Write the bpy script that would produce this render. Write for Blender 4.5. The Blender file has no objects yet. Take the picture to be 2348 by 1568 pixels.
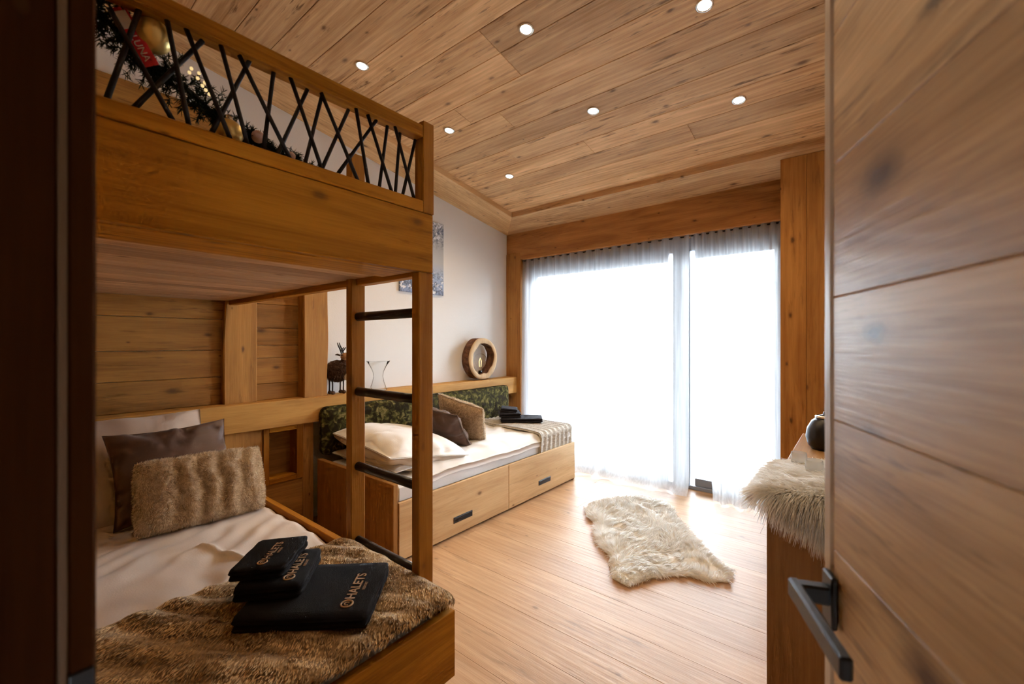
import bpy, bmesh, math, random
import numpy as np
from mathutils import Matrix, Vector, Euler

random.seed(7)
rng = np.random.default_rng(11)
scene = bpy.context.scene
COL = scene.collection
R = math.radians

# ---------------------------------------------------------------- camera
cam_d = bpy.data.cameras.new('camera')
cam_d.sensor_width = 36.0
cam_d.sensor_fit = 'HORIZONTAL'
cam_d.lens = 36.0 * 978.0 / 2348.0
cam_d.clip_start = 0.02
cam_d.shift_y = 1.0 / 2348.0
cam_d.dof.use_dof = True
cam_d.dof.focus_distance = 2.3
cam_d.dof.aperture_fstop = 3.2
cam = bpy.data.objects.new('camera', cam_d)
COL.objects.link(cam)
cam.location = (0.0, 0.0, 1.35)
cam.rotation_euler = (R(90.0), 0.0, R(39.0))
scene.camera = cam

# ---------------------------------------------------------------- world and exposure
SKY = 33.0
world = bpy.data.worlds.new('overcast_sky')
scene.world = world
world.use_nodes = True
wbg = world.node_tree.nodes['Background']
wbg.inputs[0].default_value = (0.82, 0.91, 1.0, 1.0)
wbg.inputs[1].default_value = SKY
scene.view_settings.view_transform = 'Standard'
scene.view_settings.look = 'None'
scene.view_settings.gamma = 1.0
scene.view_settings.exposure = 0.0
scene.view_settings.use_curve_mapping = False
cy = scene.cycles
cy.max_bounces = 6
cy.diffuse_bounces = 4
cy.glossy_bounces = 3
cy.transmission_bounces = 6
cy.transparent_max_bounces = 14
cy.caustics_reflective = False
cy.caustics_refractive = False
cy.sample_clamp_indirect = 6.0
cy.use_denoising = True
cy.use_light_tree = False
cy.use_adaptive_sampling = True
cy.adaptive_threshold = 0.10
cy.adaptive_min_samples = 20

# daylight sampling portal in the window opening (gives no light of its own)
pl = bpy.data.lights.new('window_portal', 'AREA')
pl.shape = 'RECTANGLE'
pl.size, pl.size_y = 2.75, 2.34
pl.cycles.is_portal = True
po = bpy.data.objects.new('window_portal', pl)
COL.objects.link(po)
po.location = (-1.76, 4.26, 1.16)
po.rotation_euler = (R(-90), 0, 0)
SPOT_W = 21.0
SPOT_COL = (1.0, 0.72, 0.42)

# ---------------------------------------------------------------- small helpers
WM = {}

def tag(o, label=None, cat=None, group=None, kind=None):
    if label: o['label'] = label
    if cat: o['category'] = cat
    if group: o['group'] = group
    if kind: o['kind'] = kind
    return o

def link(o, parent=None, M=None):
    COL.objects.link(o)
    M = M if M is not None else Matrix.Identity(4)
    WM[o] = M
    if parent is not None:
        o.parent = parent
        o.matrix_basis = WM[parent].inverted() @ M
    else:
        o.matrix_basis = M
    return o

def T(x, y, z): return Matrix.Translation((x, y, z))

def empty(name, loc, rz=0.0, M=None):
    o = bpy.data.objects.new(name, None)
    o.empty_display_size = 0.05
    return link(o, None, M if M is not None else T(*loc) @ Matrix.Rotation(rz, 4, 'Z'))

def meshobj(name, me, mat, parent=None, M=None):
    o = bpy.data.objects.new(name, me)
    if mat is not None and len(me.materials) == 0:
        me.materials.append(mat)
    elif mat is not None and me.materials[0] is not mat:
        me = me.copy(); me.materials[0] = mat; o.data = me
    return link(o, parent, M)

_box = {}
def boxmesh(sx, sy, sz, bev, mat):
    key = (round(sx, 4), round(sy, 4), round(sz, 4), bev, mat.name)
    if key in _box: return _box[key]
    bm = bmesh.new()
    bmesh.ops.create_cube(bm, size=1.0)
    for v in bm.verts:
        v.co.x *= sx; v.co.y *= sy; v.co.z *= sz
    if bev > 0:
        bmesh.ops.bevel(bm, geom=bm.edges[:], offset=min(bev, 0.45 * min(sx, sy, sz)), segments=1, affect='EDGES', profile=0.5)
    me = bpy.data.meshes.new('box')
    bm.to_mesh(me); bm.free()
    me.materials.append(mat)
    _box[key] = me
    return me

def box(name, x0, x1, y0, y1, z0, z1, mat, parent=None, bev=0.003, kind=None):
    me = boxmesh(x1 - x0, y1 - y0, z1 - z0, bev, mat)
    o = meshobj(name, me, mat, parent, T((x0 + x1) / 2, (y0 + y1) / 2, (z0 + z1) / 2))
    if kind: o['kind'] = kind
    return o

def lbox(name, c, s, mat, parent, Mroot, bev=0.003):
    """box given in the local frame Mroot"""
    me = boxmesh(s[0], s[1], s[2], bev, mat)
    return meshobj(name, me, mat, parent, Mroot @ T(*c))

def npmesh(name, V, F, smooth=True):
    me = bpy.data.meshes.new(name)
    V = np.asarray(V, dtype=np.float32)
    F = np.asarray(F, dtype=np.int32)
    n, k = F.shape
    me.vertices.add(len(V)); me.vertices.foreach_set('co', V.ravel())
    me.loops.add(n * k); me.loops.foreach_set('vertex_index', F.ravel())
    me.polygons.add(n)
    me.polygons.foreach_set('loop_start', np.arange(0, n * k, k, dtype=np.int32))
    me.polygons.foreach_set('loop_total', np.full(n, k, dtype=np.int32))
    if smooth: me.polygons.foreach_set('use_smooth', np.ones(n, dtype=bool))
    me.update(); me.validate()
    return me

def gridfaces(nu, nv, off=0, flip=False):
    i, j = np.meshgrid(np.arange(nu - 1), np.arange(nv - 1), indexing='ij')
    a = i * nv + j + off
    q = np.stack([a, a + nv, a + nv + 1, a + 1], -1).reshape(-1, 4)
    return q[:, ::-1] if flip else q

def _hash(ix, iy, seed):
    n = (ix * 374761393 + iy * 668265263 + seed * 982451653) & 0xffffffff
    n = ((n ^ (n >> 13)) * 1274126177) & 0xffffffff
    return ((n ^ (n >> 16)) & 0xffff) / 65535.0

def vnoise(x, y, seed=0):
    x = np.asarray(x, float); y = np.asarray(y, float)
    ix = np.floor(x).astype(np.int64); iy = np.floor(y).astype(np.int64)
    fx = x - ix; fy = y - iy
    fx = fx * fx * (3 - 2 * fx); fy = fy * fy * (3 - 2 * fy)
    a = _hash(ix, iy, seed); b = _hash(ix + 1, iy, seed)
    c = _hash(ix, iy + 1, seed); d = _hash(ix + 1, iy + 1, seed)
    return (a * (1 - fx) + b * fx) * (1 - fy) + (c * (1 - fx) + d * fx) * fy

def fbm(x, y, seed=0, oct=3):
    s = 0; a = 0.5
    for k in range(oct):
        s = s + a * (vnoise(x * 2 ** k, y * 2 ** k, seed + k) - 0.5); a *= 0.5
    return s

def lathe(name, prof, seg=24, cap=True):
    prof = np.array(prof, float)
    a = np.linspace(0, 2 * math.pi, seg, endpoint=False)
    V = np.stack([prof[:, None, 0] * np.cos(a), prof[:, None, 0] * np.sin(a), np.repeat(prof[:, 1:2], seg, 1)], -1).reshape(-1, 3)
    n = len(prof); F = []
    for i in range(n - 1):
        for j in range(seg):
            k = (j + 1) % seg
            F.append((i * seg + j, i * seg + k, (i + 1) * seg + k, (i + 1) * seg + j))
    return npmesh(name, V, F)

def tube(name, pts, rad, seg=10, closed=False):
    """tube along points, radius number or list"""
    P = [Vector(p) for p in pts]; n = len(P)
    rr = rad if hasattr(rad, '__len__') else [rad] * n
    V = []; F = []
    up = Vector((0, 0, 1)); prev = None
    for i in range(n):
        t = (P[(i + 1) % n] - P[i - 1]) if closed else (P[min(i + 1, n - 1)] - P[max(i - 1, 0)])
        t.normalize()
        s = prev if prev is not None else (up if abs(t.dot(up)) < 0.9 else Vector((1, 0, 0)))
        u = (s - t * s.dot(t)).normalized(); w = t.cross(u); prev = u
        for j in range(seg):
            a = 2 * math.pi * j / seg
            V.append(P[i] + (u * math.cos(a) + w * math.sin(a)) * rr[i])
    rings = n if closed else n - 1
    for i in range(rings):
        for j in range(seg):
            k = (j + 1) % seg; i2 = (i + 1) % n
            F.append((i * seg + j, i * seg + k, i2 * seg + k, i2 * seg + j))
    if not closed:
        V.append(P[0]); V.append(P[-1]); c0 = len(V) - 2; c1 = len(V) - 1
        for j in range(seg):
            k = (j + 1) % seg
            F.append((c0, k, j, j)); F.append((c1, (n - 1) * seg + j, (n - 1) * seg + k, (n - 1) * seg + k))
    me = bpy.data.meshes.new(name)
    F2 = [tuple(dict.fromkeys(f)) for f in F]
    me.from_pydata([tuple(v) for v in V], [], F2)
    me.polygons.foreach_set('use_smooth', [True] * len(me.polygons))
    me.update()
    return me

def prism(name, poly, z0f, z1f, bev=0.0):
    """extrude plan polygon (x,y), bottom/top heights as functions of (x,y)"""
    bm = bmesh.new()
    b = [bm.verts.new((x, y, z0f(x, y))) for x, y in poly]
    t = [bm.verts.new((x, y, z1f(x, y))) for x, y in poly]
    n = len(poly)
    bm.faces.new(b[::-1]); bm.faces.new(t)
    for i in range(n):
        bm.faces.new((b[i], b[(i + 1) % n], t[(i + 1) % n], t[i]))
    bmesh.ops.recalc_face_normals(bm, faces=bm.faces[:])
    if bev: bmesh.ops.bevel(bm, geom=bm.edges[:], offset=bev, segments=1, affect='EDGES')
    me = bpy.data.meshes.new(name); bm.to_mesh(me); bm.free()
    return me

def textmesh(body, size, bold=0.0):
    cu = bpy.data.curves.new('lettering', 'FONT')
    cu.body = body; cu.size = size; cu.align_x = 'LEFT'; cu.offset = bold; cu.extrude = 0.0006
    o = bpy.data.objects.new('tmp_text', cu); COL.objects.link(o)
    dg = bpy.context.evaluated_depsgraph_get()
    me = bpy.data.meshes.new_from_object(o.evaluated_get(dg))
    bpy.data.objects.remove(o)
    return me

# ---------------------------------------------------------------- materials
def newmat(name):
    m = bpy.data.materials.new(name); m.use_nodes = True
    nt = m.node_tree
    b = nt.nodes['Principled BSDF']
    return m, nt, b

def plain(name, col, rough=0.6, metal=0.0, spec=0.5, bump=0.0, bscale=60.0, var=0.0, vscale=8.0, sheen=0.0):
    m, nt, b = newmat(name)
    N = nt.nodes; L = nt.links
    b.inputs['Base Color'].default_value = (*col, 1)
    b.inputs['Roughness'].default_value = rough
    b.inputs['Metallic'].default_value = metal
    b.inputs['Specular IOR Level'].default_value = spec
    if sheen: b.inputs['Sheen Weight'].default_value = sheen
    tc = N.new('ShaderNodeTexCoord')
    if bump:
        n = N.new('ShaderNodeTexNoise'); n.inputs['Scale'].default_value = bscale; n.inputs['Detail'].default_value = 3
        L.new(tc.outputs['Object'], n.inputs['Vector'])
        bp = N.new('ShaderNodeBump'); bp.inputs['Strength'].default_value = bump; bp.inputs['Distance'].default_value = 0.01
        L.new(n.outputs['Fac'], bp.inputs['Height']); L.new(bp.outputs['Normal'], b.inputs['Normal'])
    if var:
        n = N.new('ShaderNodeTexNoise'); n.inputs['Scale'].default_value = vscale; n.inputs['Detail'].default_value = 4
        L.new(tc.outputs['Object'], n.inputs['Vector'])
        r = N.new('ShaderNodeValToRGB')
        r.color_ramp.elements[0].position = 0.3; r.color_ramp.elements[1].position = 0.7
        r.color_ramp.elements[0].color = (*[c * (1 - var) for c in col], 1)
        r.color_ramp.elements[1].color = (*[min(1, c * (1 + var * 0.6)) for c in col], 1)
        L.new(n.outputs['Fac'], r.inputs['Fac']); L.new(r.outputs['Color'], b.inputs['Base Color'])
    return m

def wood(name, light, dark, axis='X', knot=0.6, streak=0.3, rough=0.55, tint=0.22, scale=1.0, bump=0.25, knotcol=(0.10, 0.042, 0.014), spec=0.18, fig=0.20, knotsize=1.0):
    """procedural timber: grain along the given object axis"""
    m, nt, b = newmat(name)
    N = nt.nodes; L = nt.links
    def math_(op, a, bb=None, c=None):
        n = N.new('ShaderNodeMath'); n.operation = op
        for i, v in enumerate((a, bb, c)):
            if v is None: continue
            if hasattr(v, 'links') or hasattr(v, 'is_output'): L.new(v, n.inputs[i])
            else: n.inputs[i].default_value = v
        return n.outputs[0]
    def mix(fac, a, c, mode='MIX'):
        n = N.new('ShaderNodeMix'); n.data_type = 'RGBA'; n.blend_type = mode
        for sock, v in ((n.inputs[0], fac), (n.inputs[6], a), (n.inputs[7], c)):
            if hasattr(v, 'is_output'): L.new(v, sock)
            else: sock.default_value = v if not isinstance(v, tuple) else (*v, 1)[:4]
        return n.outputs[2]
    tc = N.new('ShaderNodeTexCoord'); oi = N.new('ShaderNodeObjectInfo')
    sep = N.new('ShaderNodeSeparateXYZ'); L.new(tc.outputs['Object'], sep.inputs[0])
    o = {'X': (0, 1, 2), 'Y': (1, 0, 2), 'Z': (2, 0, 1)}[axis]
    off = math_('MULTIPLY', oi.outputs['Random'], 61.7)
    com = N.new('ShaderNodeCombineXYZ')
    L.new(math_('ADD', sep.outputs[o[0]], off), com.inputs[0])
    L.new(math_('ADD', sep.outputs[o[1]], math_('MULTIPLY', off, 0.37)), com.inputs[1])
    L.new(sep.outputs[o[2]], com.inputs[2])
    def mapped(s):
        n = N.new('ShaderNodeMapping'); n.vector_type = 'POINT'
        n.inputs['Scale'].default_value = tuple(v * scale for v in s)
        L.new(com.outputs[0], n.inputs['Vector']); return n.outputs[0]
    def noise(s, detail=3, rough_=0.55, dist=0.0):
        n = N.new('ShaderNodeTexNoise'); n.inputs['Scale'].default_value = 1.0
        n.inputs['Detail'].default_value = detail; n.inputs['Roughness'].default_value = rough_
        n.inputs['Distortion'].default_value = dist
        L.new(mapped(s), n.inputs['Vector']); return n.outputs['Fac']
    def ramp(v, p0, p1, interp='LINEAR'):
        n = N.new('ShaderNodeMapRange'); n.inputs[1].default_value = p0; n.inputs[2].default_value = p1
        n.clamp = True; L.new(v, n.inputs[0]); return n.outputs[0]
    tone = noise((1.0, 8.0, 8.0), 3, 0.62, 0.8)
    fine = noise((5.0, 150.0, 150.0), 2, 0.6)
    w = N.new('ShaderNodeTexWave'); w.wave_type = 'BANDS'; w.bands_direction = 'Y'
    w.inputs['Scale'].default_value = 1.0; w.inputs['Distortion'].default_value = 7.0
    w.inputs['Detail'].default_value = 2.0; w.inputs['Detail Scale'].default_value = 0.9
    L.new(mapped((0.8, 9.0, 9.0)), w.inputs['Vector'])
    g = math_('ADD', math_('MULTIPLY', ramp(tone, 0.36, 0.66), 0.58), math_('MULTIPLY', w.outputs['Fac'], fig))
    g = math_('ADD', g, math_('MULTIPLY', ramp(fine, 0.30, 0.70), 0.30))
    col = mix(g, dark, light)
    # short dark weathering marks along the grain
    if streak:
        st = noise((5.0, 42.0, 42.0), 3, 0.65)
        area = noise((1.3, 4.0, 4.0), 2, 0.5)
        mk = math_('MULTIPLY', ramp(st, 0.56, 0.68), ramp(area, 0.44, 0.58))
        col = mix(math_('MULTIPLY', mk, streak), col, tuple(c * 0.5 for c in dark))
    if knot:
        v = N.new('ShaderNodeTexVoronoi'); v.voronoi_dimensions = '2D'; v.feature = 'F1'
        v.inputs['Scale'].default_value = 1.0; v.inputs['Randomness'].default_value = 0.75
        kc = N.new('ShaderNodeSeparateXYZ'); L.new(com.outputs[0], kc.inputs[0])
        kv = N.new('ShaderNodeCombineXYZ')
        L.new(math_('MULTIPLY', kc.outputs[0], 2.6 * scale), kv.inputs[0])
        L.new(math_('MULTIPLY', math_('ADD', kc.outputs[1], kc.outputs[2]), 5.2 * scale), kv.inputs[1])
        L.new(kv.outputs[0], v.inputs['Vector'])
        vs = N.new('ShaderNodeSeparateColor'); L.new(v.outputs['Color'], vs.inputs[0])
        keep = ramp(vs.outputs[0], 0.36, 0.38)
        size = math_('MULTIPLY_ADD', math_('POWER', vs.outputs[1], 2.2), 0.060 * knotsize, 0.014 * knotsize)
        wob = math_('MULTIPLY', math_('SUBTRACT', noise((26, 40, 40), 2), 0.5), 0.07)
        dd = math_('ADD', v.outputs['Distance'], wob)
        core = math_('SUBTRACT', 1.0, ramp(math_('DIVIDE', dd, size), 0.4, 1.5))
        halo = math_('SUBTRACT', 1.0, ramp(math_('DIVIDE', dd, size), 1.0, 2.6))
        col = mix(math_('MULTIPLY', math_('MULTIPLY', halo, keep), 0.35 * knot), col, tuple(c * 0.55 for c in dark))
        col = mix(math_('MULTIPLY', math_('MULTIPLY', core, keep), knot), col, knotcol)
    # per board tint
    hv = N.new('ShaderNodeHueSaturation')
    L.new(math_('MULTIPLY_ADD', oi.outputs['Random'], tint * 2, 1.0 - tint), hv.inputs['Value'])
    L.new(col, hv.inputs['Color'])
    L.new(hv.outputs[0], b.inputs['Base Color'])
    b.inputs['Roughness'].default_value = rough
    b.inputs['Specular IOR Level'].default_value = spec
    bp = N.new('ShaderNodeBump'); bp.inputs['Strength'].default_value = bump; bp.inputs['Distance'].default_value = 0.004
    L.new(g, bp.inputs['Height']); L.new(bp.outputs['Normal'], b.inputs['Normal'])
    return m

# ceiling: pale weathered spruce ; furniture: honey oak ; floor: light oiled oak
CEIL_X = wood('ceiling_spruce_x', (0.80, 0.515, 0.265), (0.36, 0.175, 0.060), 'X', 0.8, 0.95, 0.6)
CEIL_Y = wood('ceiling_spruce_y', (0.78, 0.50, 0.25), (0.48, 0.26, 0.095), 'Y', 0.8, 0.5, 0.6)
BEAM_X = wood('beam_spruce_x', (0.42, 0.19, 0.055), (0.21, 0.080, 0.020), 'X', 0.9, 0.4, 0.6)
BEAM_Z = wood('beam_spruce_z', (0.44, 0.205, 0.050), (0.26, 0.100, 0.020), 'Z', 0.9, 0.4, 0.6, tint=0.12)
WALL_Y = wood('panel_spruce_y', (0.42, 0.200, 0.045), (0.18, 0.074, 0.015), 'Y', 0.9, 0.6, 0.6)
WALL_Z = wood('panel_spruce_z', (0.47, 0.230, 0.058), (0.27, 0.118, 0.026), 'Z', 0.9, 0.6, 0.6, tint=0.1)
OAK_X = wood('honey_oak_x', (0.44, 0.175, 0.016), (0.23, 0.075, 0.005), 'X', 0.5, 0.2, 0.5, tint=0.08, spec=0.12)
OAK_Y = wood('honey_oak_y', (0.50, 0.205, 0.016), (0.20, 0.064, 0.003), 'Y', 0.6, 0.45, 0.5, tint=0.05, spec=0.10, fig=0.30)
OAK_Z = wood('honey_oak_z', (0.40, 0.165, 0.020), (0.22, 0.075, 0.008), 'Z', 0.4, 0.15, 0.5, tint=0.08, spec=0.12)
SLAT_Y = wood('slat_spruce_y', (0.64, 0.42, 0.25), (0.36, 0.200, 0.10), 'Y', 0.8, 0.5, 0.65, tint=0.2)
BED_Y = wood('bed_spruce_y', (0.70, 0.48, 0.255), (0.50, 0.30, 0.135), 'Y', 0.8, 0.25, 0.5, tint=0.05)
BED_Z = wood('bed_spruce_z', (0.42, 0.22, 0.07), (0.28, 0.13, 0.035), 'Z', 0.5, 0.2, 0.5, tint=0.1)
LEDGE_Y = wood('ledge_spruce_y', (0.52, 0.275, 0.072), (0.32, 0.145, 0.032), 'Y', 0.9, 0.3, 0.55, tint=0.04)
FLOOR_X = wood('floor_oak_x', (0.57, 0.350, 0.19), (0.39, 0.215, 0.10), 'X', 0.4, 0.5, 0.42, tint=0.07, knotcol=(0.06, 0.035, 0.02), spec=0.3)
DOOR_X = wood('door_spruce_x', (0.66, 0.40, 0.175), (0.25, 0.112, 0.030), 'X', 1.0, 0.6, 0.40, tint=0.08, scale=1.2, spec=0.45, fig=0.34, knotsize=2.3)
JAMB_Z = wood('jamb_shaded_wood_z', (0.050, 0.015, 0.003), (0.030, 0.008, 0.002), 'Z', 0.3, 0.2, 0.9, tint=0.05, spec=0.03)  # unlit jamb: its shade is put into the wood colours
DRESS_Z = wood('dresser_oak_z', (0.33, 0.16, 0.05), (0.21, 0.09, 0.025), 'Z', 0.6, 0.25, 0.45, tint=0.05)
DRESS_Y = wood('dresser_oak_y', (0.46, 0.25, 0.08), (0.31, 0.15, 0.045), 'Y', 0.5, 0.2, 0.45, tint=0.05)
EDGEW = wood('edge_lipping_z', (0.60, 0.45, 0.31), (0.46, 0.32, 0.20), 'Z', 0.2, 0.3, 0.35, tint=0.02)
PLASTER = plain('white_plaster', (0.86, 0.86, 0.855), 0.9, bump=0.08, bscale=90)
HALLPL = plain('hall_plaster', (0.30, 0.24, 0.18), 0.9, bump=0.08, bscale=90)
SUBST = plain('dark_substrate', (0.05, 0.03, 0.018), 0.9)
BLACK = plain('black_metal', (0.012, 0.011, 0.012), 0.38, 0.2)
BLACKROD = plain('black_lacquer', (0.014, 0.010, 0.010), 0.32)
STICK = plain('black_stick', (0.010, 0.007, 0.008), 0.6, bump=0.2, bscale=80)
ALU = plain('grey_frame', (0.23, 0.27, 0.33), 0.45, 0.1)
CHROME = plain('brushed_steel', (0.75, 0.73, 0.70), 0.2, 1.0)
GOLD = plain('gold_bauble', (0.88, 0.64, 0.22), 0.34, 0.55, var=0.1)
PINK = plain('blush_felt', (0.72, 0.50, 0.42), 0.9, bump=0.3)
RED = plain('red_card', (0.50, 0.012, 0.018), 0.6, bump=0.1)
WHITEINK = plain('white_print', (0.80, 0.72, 0.70), 0.7)
TAN = plain('tan_embroidery', (0.42, 0.27, 0.16), 0.7)
BROWNFUR = plain('brown_plush', (0.085, 0.036, 0.016), 0.95, bump=0.9, bscale=220, var=0.5, vscale=70)
TANPL = plain('tan_plush', (0.30, 0.15, 0.06), 0.95, bump=0.5, bscale=180)
CREAMPL = plain('cream_plush', (0.62, 0.50, 0.38), 0.95, bump=0.5, bscale=180)
SEAL = plain('seal_strip', (0.12, 0.055, 0.018), 0.7)
SNOW = plain('snow', (0.86, 0.88, 0.92), 0.9, bump=0.2, bscale=3)
HOUSEW = plain('pale_render', (0.70, 0.69, 0.68), 0.9)

def fabric(name, col, rough=0.85, bscale=(240, 240, 240), bump=0.15, var=0.06, vs=(3, 3, 3), sheen=0.3, col2=None, rot=0.0):
    m, nt, b = newmat(name); N = nt.nodes; L = nt.links
    tc = N.new('ShaderNodeTexCoord')
    mp = N.new('ShaderNodeMapping'); mp.inputs['Scale'].default_value = bscale
    L.new(tc.outputs['Object'], mp.inputs[0])
    n = N.new('ShaderNodeTexNoise'); n.inputs['Scale'].default_value = 1; n.inputs['Detail'].default_value = 3
    L.new(mp.outputs[0], n.inputs['Vector'])
    bp = N.new('ShaderNodeBump'); bp.inputs['Strength'].default_value = bump; bp.inputs['Distance'].default_value = 0.006
    L.new(n.outputs['Fac'], bp.inputs['Height']); L.new(bp.outputs['Normal'], b.inputs['Normal'])
    mp2 = N.new('ShaderNodeMapping'); mp2.inputs['Scale'].default_value = vs; mp2.vector_type = 'TEXTURE' if rot else 'POINT'
    if rot: mp2.inputs['Scale'].default_value = tuple(1 / v for v in vs); mp2.inputs['Rotation'].default_value = (0, 0, rot)
    L.new(tc.outputs['Object'], mp2.inputs[0])
    n2 = N.new('ShaderNodeTexNoise'); n2.inputs['Scale'].default_value = 1; n2.inputs['Detail'].default_value = 4
    L.new(mp2.outputs[0], n2.inputs['Vector'])
    r = N.new('ShaderNodeValToRGB')
    r.color_ramp.elements[0].position = 0.36; r.color_ramp.elements[1].position = 0.64
    c2 = col2 if col2 else tuple(c * (1 - 2 * var) for c in col)
    r.color_ramp.elements[0].color = (*c2, 1); r.color_ramp.elements[1].color = (*col, 1)
    L.new(n2.outputs['Fac'], r.inputs[0]); L.new(r.outputs[0], b.inputs['Base Color'])
    b.inputs['Roughness'].default_value = rough
    b.inputs['Sheen Weight'].default_value = sheen
    b.inputs['Specular IOR Level'].default_value = 0.25
    return m

LINEN = fabric('white_linen', (0.87, 0.84, 0.81), 0.75, (160, 160, 160), 0.10, 0.02)
LINEN_DIM = fabric('cream_linen_dimmed', (0.70, 0.585, 0.50), 0.55, (160, 160, 160), 0.08, 0.05)  # cream bed linen, lens falloff put into its base colour as darkening
PILL_DIM = fabric('cream_linen_shaded', (0.52, 0.40, 0.32), 0.55, (160, 160, 160), 0.08, 0.05)  # pillow linen in shade under the bunk, shade painted into the colour
SHEET = fabric('pale_sheet', (0.76, 0.75, 0.75), 0.75, (160, 160, 160), 0.1, 0.02)
BROWNSATIN = fabric('brown_satin', (0.115, 0.058, 0.036), 0.42, (200, 200, 200), 0.05, 0.15, (5, 18, 5), 0.2)
FURCUSH = fabric('beige_plush', (0.66, 0.53, 0.38), 0.95, (90, 90, 40), 0.6, 0.16, (45, 45, 12), 0.3, (0.42, 0.30, 0.19))
THROW = fabric('brown_beige_plush', (0.46, 0.315, 0.165), 0.9, (120, 60, 60), 0.5, 0.2, (9, 34, 20), 0.25, (0.19, 0.110, 0.048), 0.65)
KNIT = fabric('cream_knit', (0.66, 0.61, 0.53), 0.9, (220, 60, 220), 0.9, 0.14, (80, 22, 80), 0.3, (0.46, 0.41, 0.34))
TOWEL = fabric('black_terry', (0.0055, 0.003, 0.003), 0.98, (500, 500, 500), 0.6, 0.1, (40, 40, 40), 0.02)
TOWELG = fabric('charcoal_terry', (0.018, 0.014, 0.018), 0.98, (500, 500, 500), 0.6, 0.1, (40, 40, 40), 0.05)

def leafpad(name):
    m, nt, b = newmat(name); N = nt.nodes; L = nt.links
    tc = N.new('ShaderNodeTexCoord')
    n = N.new('ShaderNodeTexNoise'); n.inputs['Scale'].default_value = 24; n.inputs['Detail'].default_value = 4; n.inputs['Distortion'].default_value = 0.9
    L.new(tc.outputs['Object'], n.inputs['Vector'])
    r = N.new('ShaderNodeValToRGB'); e = r.color_ramp.elements
    e[0].position = 0.42; e[0].color = (0.020, 0.013, 0.006, 1)
    e[1].position = 0.66; e[1].color = (0.17, 0.13, 0.045, 1)
    k = e.new(0.50); k.color = (0.036, 0.029, 0.008, 1)
    k = e.new(0.57); k.color = (0.068, 0.060, 0.014, 1)
    L.new(n.outputs['Fac'], r.inputs[0]); L.new(r.outputs[0], b.inputs['Base Color'])
    b.inputs['Roughness'].default_value = 0.9; b.inputs['Specular IOR Level'].default_value = 0.1
    return m
LEAF = leafpad('green_leaf_velvet')

def furmat(name, c1, c2, trans=0.25):
    m, nt, b = newmat(name); N = nt.nodes; L = nt.links
    g = N.new('ShaderNodeNewGeometry')
    r = N.new('ShaderNodeValToRGB')
    r.color_ramp.elements[0].color = (*c1, 1); r.color_ramp.elements[1].color = (*c2, 1)
    L.new(g.outputs['Random Per Island'], r.inputs[0]); L.new(r.outputs[0], b.inputs['Base Color'])
    b.inputs['Roughness'].default_value = 0.7; b.inputs['Specular IOR Level'].default_value = 0.2
    t = N.new('ShaderNodeBsdfTranslucent'); L.new(r.outputs[0], t.inputs[0])
    mx = N.new('ShaderNodeMixShader'); mx.inputs[0].default_value = trans
    out = N['Material Output'] if 'Material Output' in N else [x for x in N if x.type == 'OUTPUT_MATERIAL'][0]
    L.new(b.outputs[0], mx.inputs[1]); L.new(t.outputs[0], mx.inputs[2]); L.new(mx.outputs[0], out.inputs[0])
    return m
WOOL = furmat('cream_wool', (0.95, 0.92, 0.86), (0.99, 0.98, 0.96), 0.5)
WOOLHIDE = plain('sheepskin_hide', (0.86, 0.76, 0.60), 0.9)
WOOLMAT = plain('cream_wool_mat', (0.985, 0.97, 0.93), 1.0, spec=0.02, bump=0.5, bscale=55, var=0.05, vscale=24)
NEEDLE = furmat('fir_needles', (0.006, 0.012, 0.006), (0.022, 0.036, 0.014), 0.1)

def sheer(name):
    m, nt, b = newmat(name); N = nt.nodes; L = nt.links
    out = [x for x in N if x.type == 'OUTPUT_MATERIAL'][0]
    N.remove(b)
    tc = N.new('ShaderNodeTexCoord')
    n = N.new('ShaderNodeTexNoise'); n.inputs['Scale'].default_value = 1; n.inputs['Detail'].default_value = 2
    mp = N.new('ShaderNodeMapping'); mp.inputs['Scale'].default_value = (60, 60, 1.5)
    L.new(tc.outputs['Object'], mp.inputs[0]); L.new(mp.outputs[0], n.inputs['Vector'])
    mr = N.new('ShaderNodeMapRange'); mr.inputs[1].default_value = 0.3; mr.inputs[2].default_value = 0.7
    mr.inputs[3].default_value = 0.46; mr.inputs[4].default_value = 0.60
    L.new(n.outputs['Fac'], mr.inputs[0])
    d = N.new('ShaderNodeBsdfDiffuse'); d.inputs[0].default_value = (0.93, 0.94, 0.97, 1)
    t = N.new('ShaderNodeBsdfTranslucent'); t.inputs[0].default_value = (0.93, 0.95, 0.98, 1)
    tr = N.new('ShaderNodeBsdfTransparent')
    m1 = N.new('ShaderNodeMixShader'); m1.inputs[0].default_value = 0.66
    L.new(d.outputs[0], m1.inputs[1]); L.new(t.outputs[0], m1.inputs[2])
    m2 = N.new('ShaderNodeMixShader')
    L.new(mr.outputs[0], m2.inputs[0]); L.new(tr.outputs[0], m2.inputs[1]); L.new(m1.outputs[0], m2.inputs[2])
    L.new(m2.outputs[0], out.inputs[0])
    return m
SHEER = sheer('white_sheer')

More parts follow.
